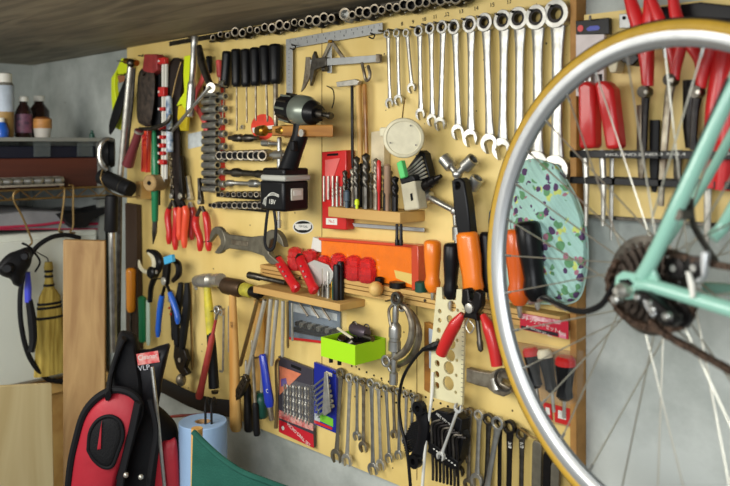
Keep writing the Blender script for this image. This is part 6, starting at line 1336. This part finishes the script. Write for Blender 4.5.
# wide pedal side accessory : the frame's seat stay bridge bolt
b = MB(); b.lathe([(-.01, .007), (.012, .007)], WQ(684, 214, .06), nn_, 12); b.build('stay_bolt', DSTEEL, bike)
fr([(684, 208, .055), (690, 200, .05), (694, 226, .03), (716, 262, .0)], .004, 'inner_cable', DSTEEL, 8)
# ================================================================== foreground: bench, backpack, card pouch, roll, green chair
b = MB(); b.box((-1.685, -.24, .08), (.41, .42, .16)); tag(b.build('storage_bench', WOODH, None, (-1.685, -.24, 0), .005), 'low wooden storage bench along the wall carrying the backpack and paper roll', 'bench')
ZB_ = 1.86
NYL = mat('black_nylon', (15, 15, 18), .75, bump=.8, bscale=22)
REDN = mat('crimson_nylon', (172, 34, 48), .5, noise=.15, nscale=12, bump=.7, bscale=25)
bp_ = thing('backpack', Q(125, 640, ZB_ - .03), 'red and black nylon backpack with a mesh window standing at the lower left', 'backpack')
bodyp = [(118, 408), (136, 398), (156, 404), (170, 416), (178, 430), (180, 470), (180, 560), (178, 690), (150, 710), (100, 708), (92, 640), (100, 520), (104, 430)]
puff('body', NYL, bodyp, qf(ZB_ + .08), .14, bp_)
pan = [(66, 520), (70, 470), (76, 440), (84, 414), (97, 398), (113, 390), (128, 392), (138, 400), (140, 412), (134, 430), (129, 448), (118, 478), (112, 520), (104, 640), (72, 640)]
puff('red_panel', REDN, pan, qf(ZB_ - .06), .05, bp_)
pf = qf(ZB_ - .06)
w = smooth([pf(x, y, .034) for x, y in pan[:12]], 5); b = MB(); b.tube(w, .0085, 8); b.build('black_piping', NYL, bp_)
ov = [(88, 450), (90, 432), (98, 420), (110, 416), (120, 422), (123, 436), (118, 452), (112, 466), (103, 467), (94, 460)]
puff('mesh_window', mat('black_mesh', (20, 20, 22), .75, bump=1, bscale=300), ov, qf(ZB_ - .10), .02, bp_)
w = smooth([qf(ZB_ - .10)(x, y, .014) for x, y in ov + ov[:1]], 5); b = MB(); b.tube(w, .004, 8); b.build('window_piping', NYL, bp_)
puff('red_lining', REDN, [(97, 450), (100, 430), (102, 420), (101, 449)], qf(ZB_ - .12), .003, bp_, sm=1)
puff('side_panel', REDN, [(158, 456), (170, 440), (178, 450), (179, 560), (152, 560)], qf(ZB_ - .05), .02, bp_)
for pts, r, nm in ((((108, 396), (111, 375), (118, 352), (124, 338)), .014, 'shoulder_strap'), (((138, 402), (132, 430), (126, 455), (120, 486), (116, 540)), .013, 'shoulder_strap'), (((150, 400), (156, 430), (152, 460), (146, 500)), .009, 'side_strap')):
    w = smooth([Q(x, y, ZB_ - .11 + .06 * (y < 390)) for x, y in pts], 5); b = MB(); b.tube(w, r, 10, flat=.45); b.build(nm, NYL, bp_)
for x, y in ((126, 475), (141, 477)):
    b = MB(); b.ball(Q(x, y, ZB_ - .13), .006); b.build('buckle_stud', STEEL, bp_)
# dark fabric hanging above the pack
o = thing('folded_jacket', P(122, 345, .2), 'black folded nylon jacket hanging above the backpack', 'jacket')
puff('cloth', NYL, [(119, 333), (128, 331), (137, 336), (141, 360), (146, 392), (142, 412), (122, 412), (108, 402), (108, 380), (114, 356)], qf(ZB_ + .05), .09, o)
pk = thing('black_pouch_card', P(145, 360, .2), 'black pouch with a red and white printed label above the backpack', 'pouch')
puff('pouch', mat('matte_black_pouch', (20, 20, 24), .45), [(132, 353), (150, 349), (169, 343), (169, 352), (163, 378), (158, 410), (150, 440), (134, 430), (130, 390)], qf(ZB_ + .02), .05, pk, sm=2)
def qplane(px, py, Z, rot=0): return Matrix.Translation(Q(px, py, Z)) @ Matrix.Rotation(math.radians(45), 4, 'Z') @ Matrix.Rotation(math.radians(rot), 4, 'Y')
Mq = qplane(148, 358, ZB_ - .034, -9)
b = MB(Mq); b.box((0, 0, 0), (.05, .002, .026)); b.build('printed_label', mat('label_red', (200, 60, 64), .5, noise=.4, nscale=60, col2=(226, 170, 160)), pk)
text('lettering', 'Cleaner', Mq @ Matrix.Translation((0, -.0015, .003)), .015, TAPEW, pk, sx=.95)
text('lettering', 'VLP', qplane(144, 368, ZB_ - .036, -9), .017, mat('silver_print', (190, 190, 196), .4), pk)
w = [Q(152, 367, ZB_ - .06), Q(157, 410, ZB_ - .07), Q(165, 492, ZB_ - .08), Q(172, 600, ZB_ - .08)]
b = MB(); b.tube(w, .0042, 10); tag(b.build('silver_pole', CHROME, None, w[-1]), 'thin silver rod running down in front of the black pouch and backpack', 'rod')
# paper towel roll
ZR_ = 1.83; c = Q(203, 421, ZR_); base = Vector((c.x, c.y, .162)); hgt = c.z - .162
o = thing('paper_towel_roll', base, 'tall pale blue paper towel roll standing beside the backpack', 'paper roll')
PBL = mat('pale_blue_paper', (152, 182, 216), .8, bump=.5, bscale=40)
rr = 24 / 800 * ZR_
b = MB(); b.lathe([(0, rr), (hgt - .002, rr), (hgt, rr * .97), (hgt, rr * .34), (hgt - .05, rr * .34), (hgt - .05, .0002)], base, (0, 0, 1), 40, cap=False); b.build('paper', PBL, o)
b = MB(); b.lathe([(hgt - .05, rr * .33), (hgt - .001, rr * .33), (hgt - .001, rr * .28), (hgt - .05, rr * .28)], base, (0, 0, 1), 24, cap=False, closed=True); b.build('cardboard_core', mat('brown_cardboard', (176, 140, 96), .8), o)
for x in (205.5, 211.5):
    w = smooth([Q(x, 425, ZR_ - .02), Q(x, 408, ZR_ - .01), Q(x + 1, 400, ZR_ + .01), Q(x + 3, 398, ZR_ + .04), Q(x + 4, 404, ZR_ + .08)], 5); b = MB(); b.tube(w, .0028, 8); tag(b.build('wire_hook', RUBBER, None, w[0]), 'black wire hook over the paper roll, ' + ('left' if x < 208 else 'right') + ' of two', 'hook')
# green folding chair back
GC = mat('dark_green_canvas', (22, 84, 70), .85, noise=.15, nscale=30, bump=.6, bscale=300)
ZG = 1.5
o = thing('green_canvas_chair', Q(230, 720, ZG), 'dark green canvas seat back rising at the bottom in front of the paper roll', 'folding chair')
top = smooth([Vector(p) for p in ((193, 430, 0), (206, 443, 0), (222, 457, 0), (242, 470, 0), (265, 479, 0), (300, 492, 0))], 5)
rings = []
for zz_, off in ((0, .0), (1, .0)):
    pass
b = MB(); A = [Q(p.x, p.y, ZG - .0009 * (p.x - 193)) for p in top]; Bm = [Q(p.x - 6 + (p.x - 193) * .05, 640, ZG - .0009 * (p.x - 193)) for p in top]
k = Vector((.004, .004, 0)); nA = len(A)
ring1 = A + Bm[::-1]; b.loft([[q + k for q in ring1], ring1]); b.build('canvas', GC, o)
b = MB(); b.tube([q + Vector((0, 0, -.003)) for q in A], .0052, 8); b.build('hem', GC, o)
pw = [Q(197, 428, ZG + .03), Q(196, 520, ZG + .03), Q(194, 700, ZG + .03)]; pw[-1].z = 0
b = MB(); b.tube(pw, .011, 12); b.build('wooden_post', HANDLEWOOD, o)
pw = [Q(302, 490, ZG - .08), Q(302, 700, ZG - .08)]; pw[-1].z = 0
b = MB(); b.tube(pw, .011, 12); b.build('wooden_post', HANDLEWOOD, o)
# ================================================================== light, camera
def area(name, loc, target, sx, sy, power, col=(1, .97, .9)):
    l = bpy.data.lights.new(name, 'AREA'); l.shape = 'RECTANGLE'; l.size = sx; l.size_y = sy; l.energy = power; l.color = col
    o = bpy.data.objects.new(name, l); COL.objects.link(o); o.location = loc
    o.rotation_euler = (Vector(target) - Vector(loc)).to_track_quat('-Z', 'Y').to_euler(); return o
area('key_light', (-1.5, -1.5, 1.78), (-1.25, 0, 1.3), 1.3, .6, 24)
area('fill_light', (.2, -2.3, 1.75), (-.9, 0, 1.3), 1.4, .8, 31, (.95, .98, 1))
w = bpy.data.worlds.new('room_air'); SC.world = w; w.use_nodes = True
w.node_tree.nodes['Background'].inputs[0].default_value = (.78, .84, .9, 1); w.node_tree.nodes['Background'].inputs[1].default_value = .4
cd = bpy.data.cameras.new('camera'); co = bpy.data.objects.new('camera', cd); COL.objects.link(co)
cd.sensor_width = 36; cd.lens = 36 * FPX / 730; cd.shift_y = -(243 - HY) / 730; cd.clip_start = .05
co.location = EYE; fw = Vector((-.7071068, .7071068, 0)); co.rotation_euler = fw.to_track_quat('-Z', 'Y').to_euler()
cd.dof.use_dof = True; cd.dof.focus_distance = 1.65; cd.dof.aperture_fstop = 3.6
SC.camera = co
SC.view_settings.view_transform = 'Standard'; SC.view_settings.look = 'None'; SC.view_settings.gamma = 1; SC.view_settings.use_curve_mapping = False
SC.view_settings.exposure = .08
for o in bpy.data.objects:
    if '_o' in o: del o['_o']
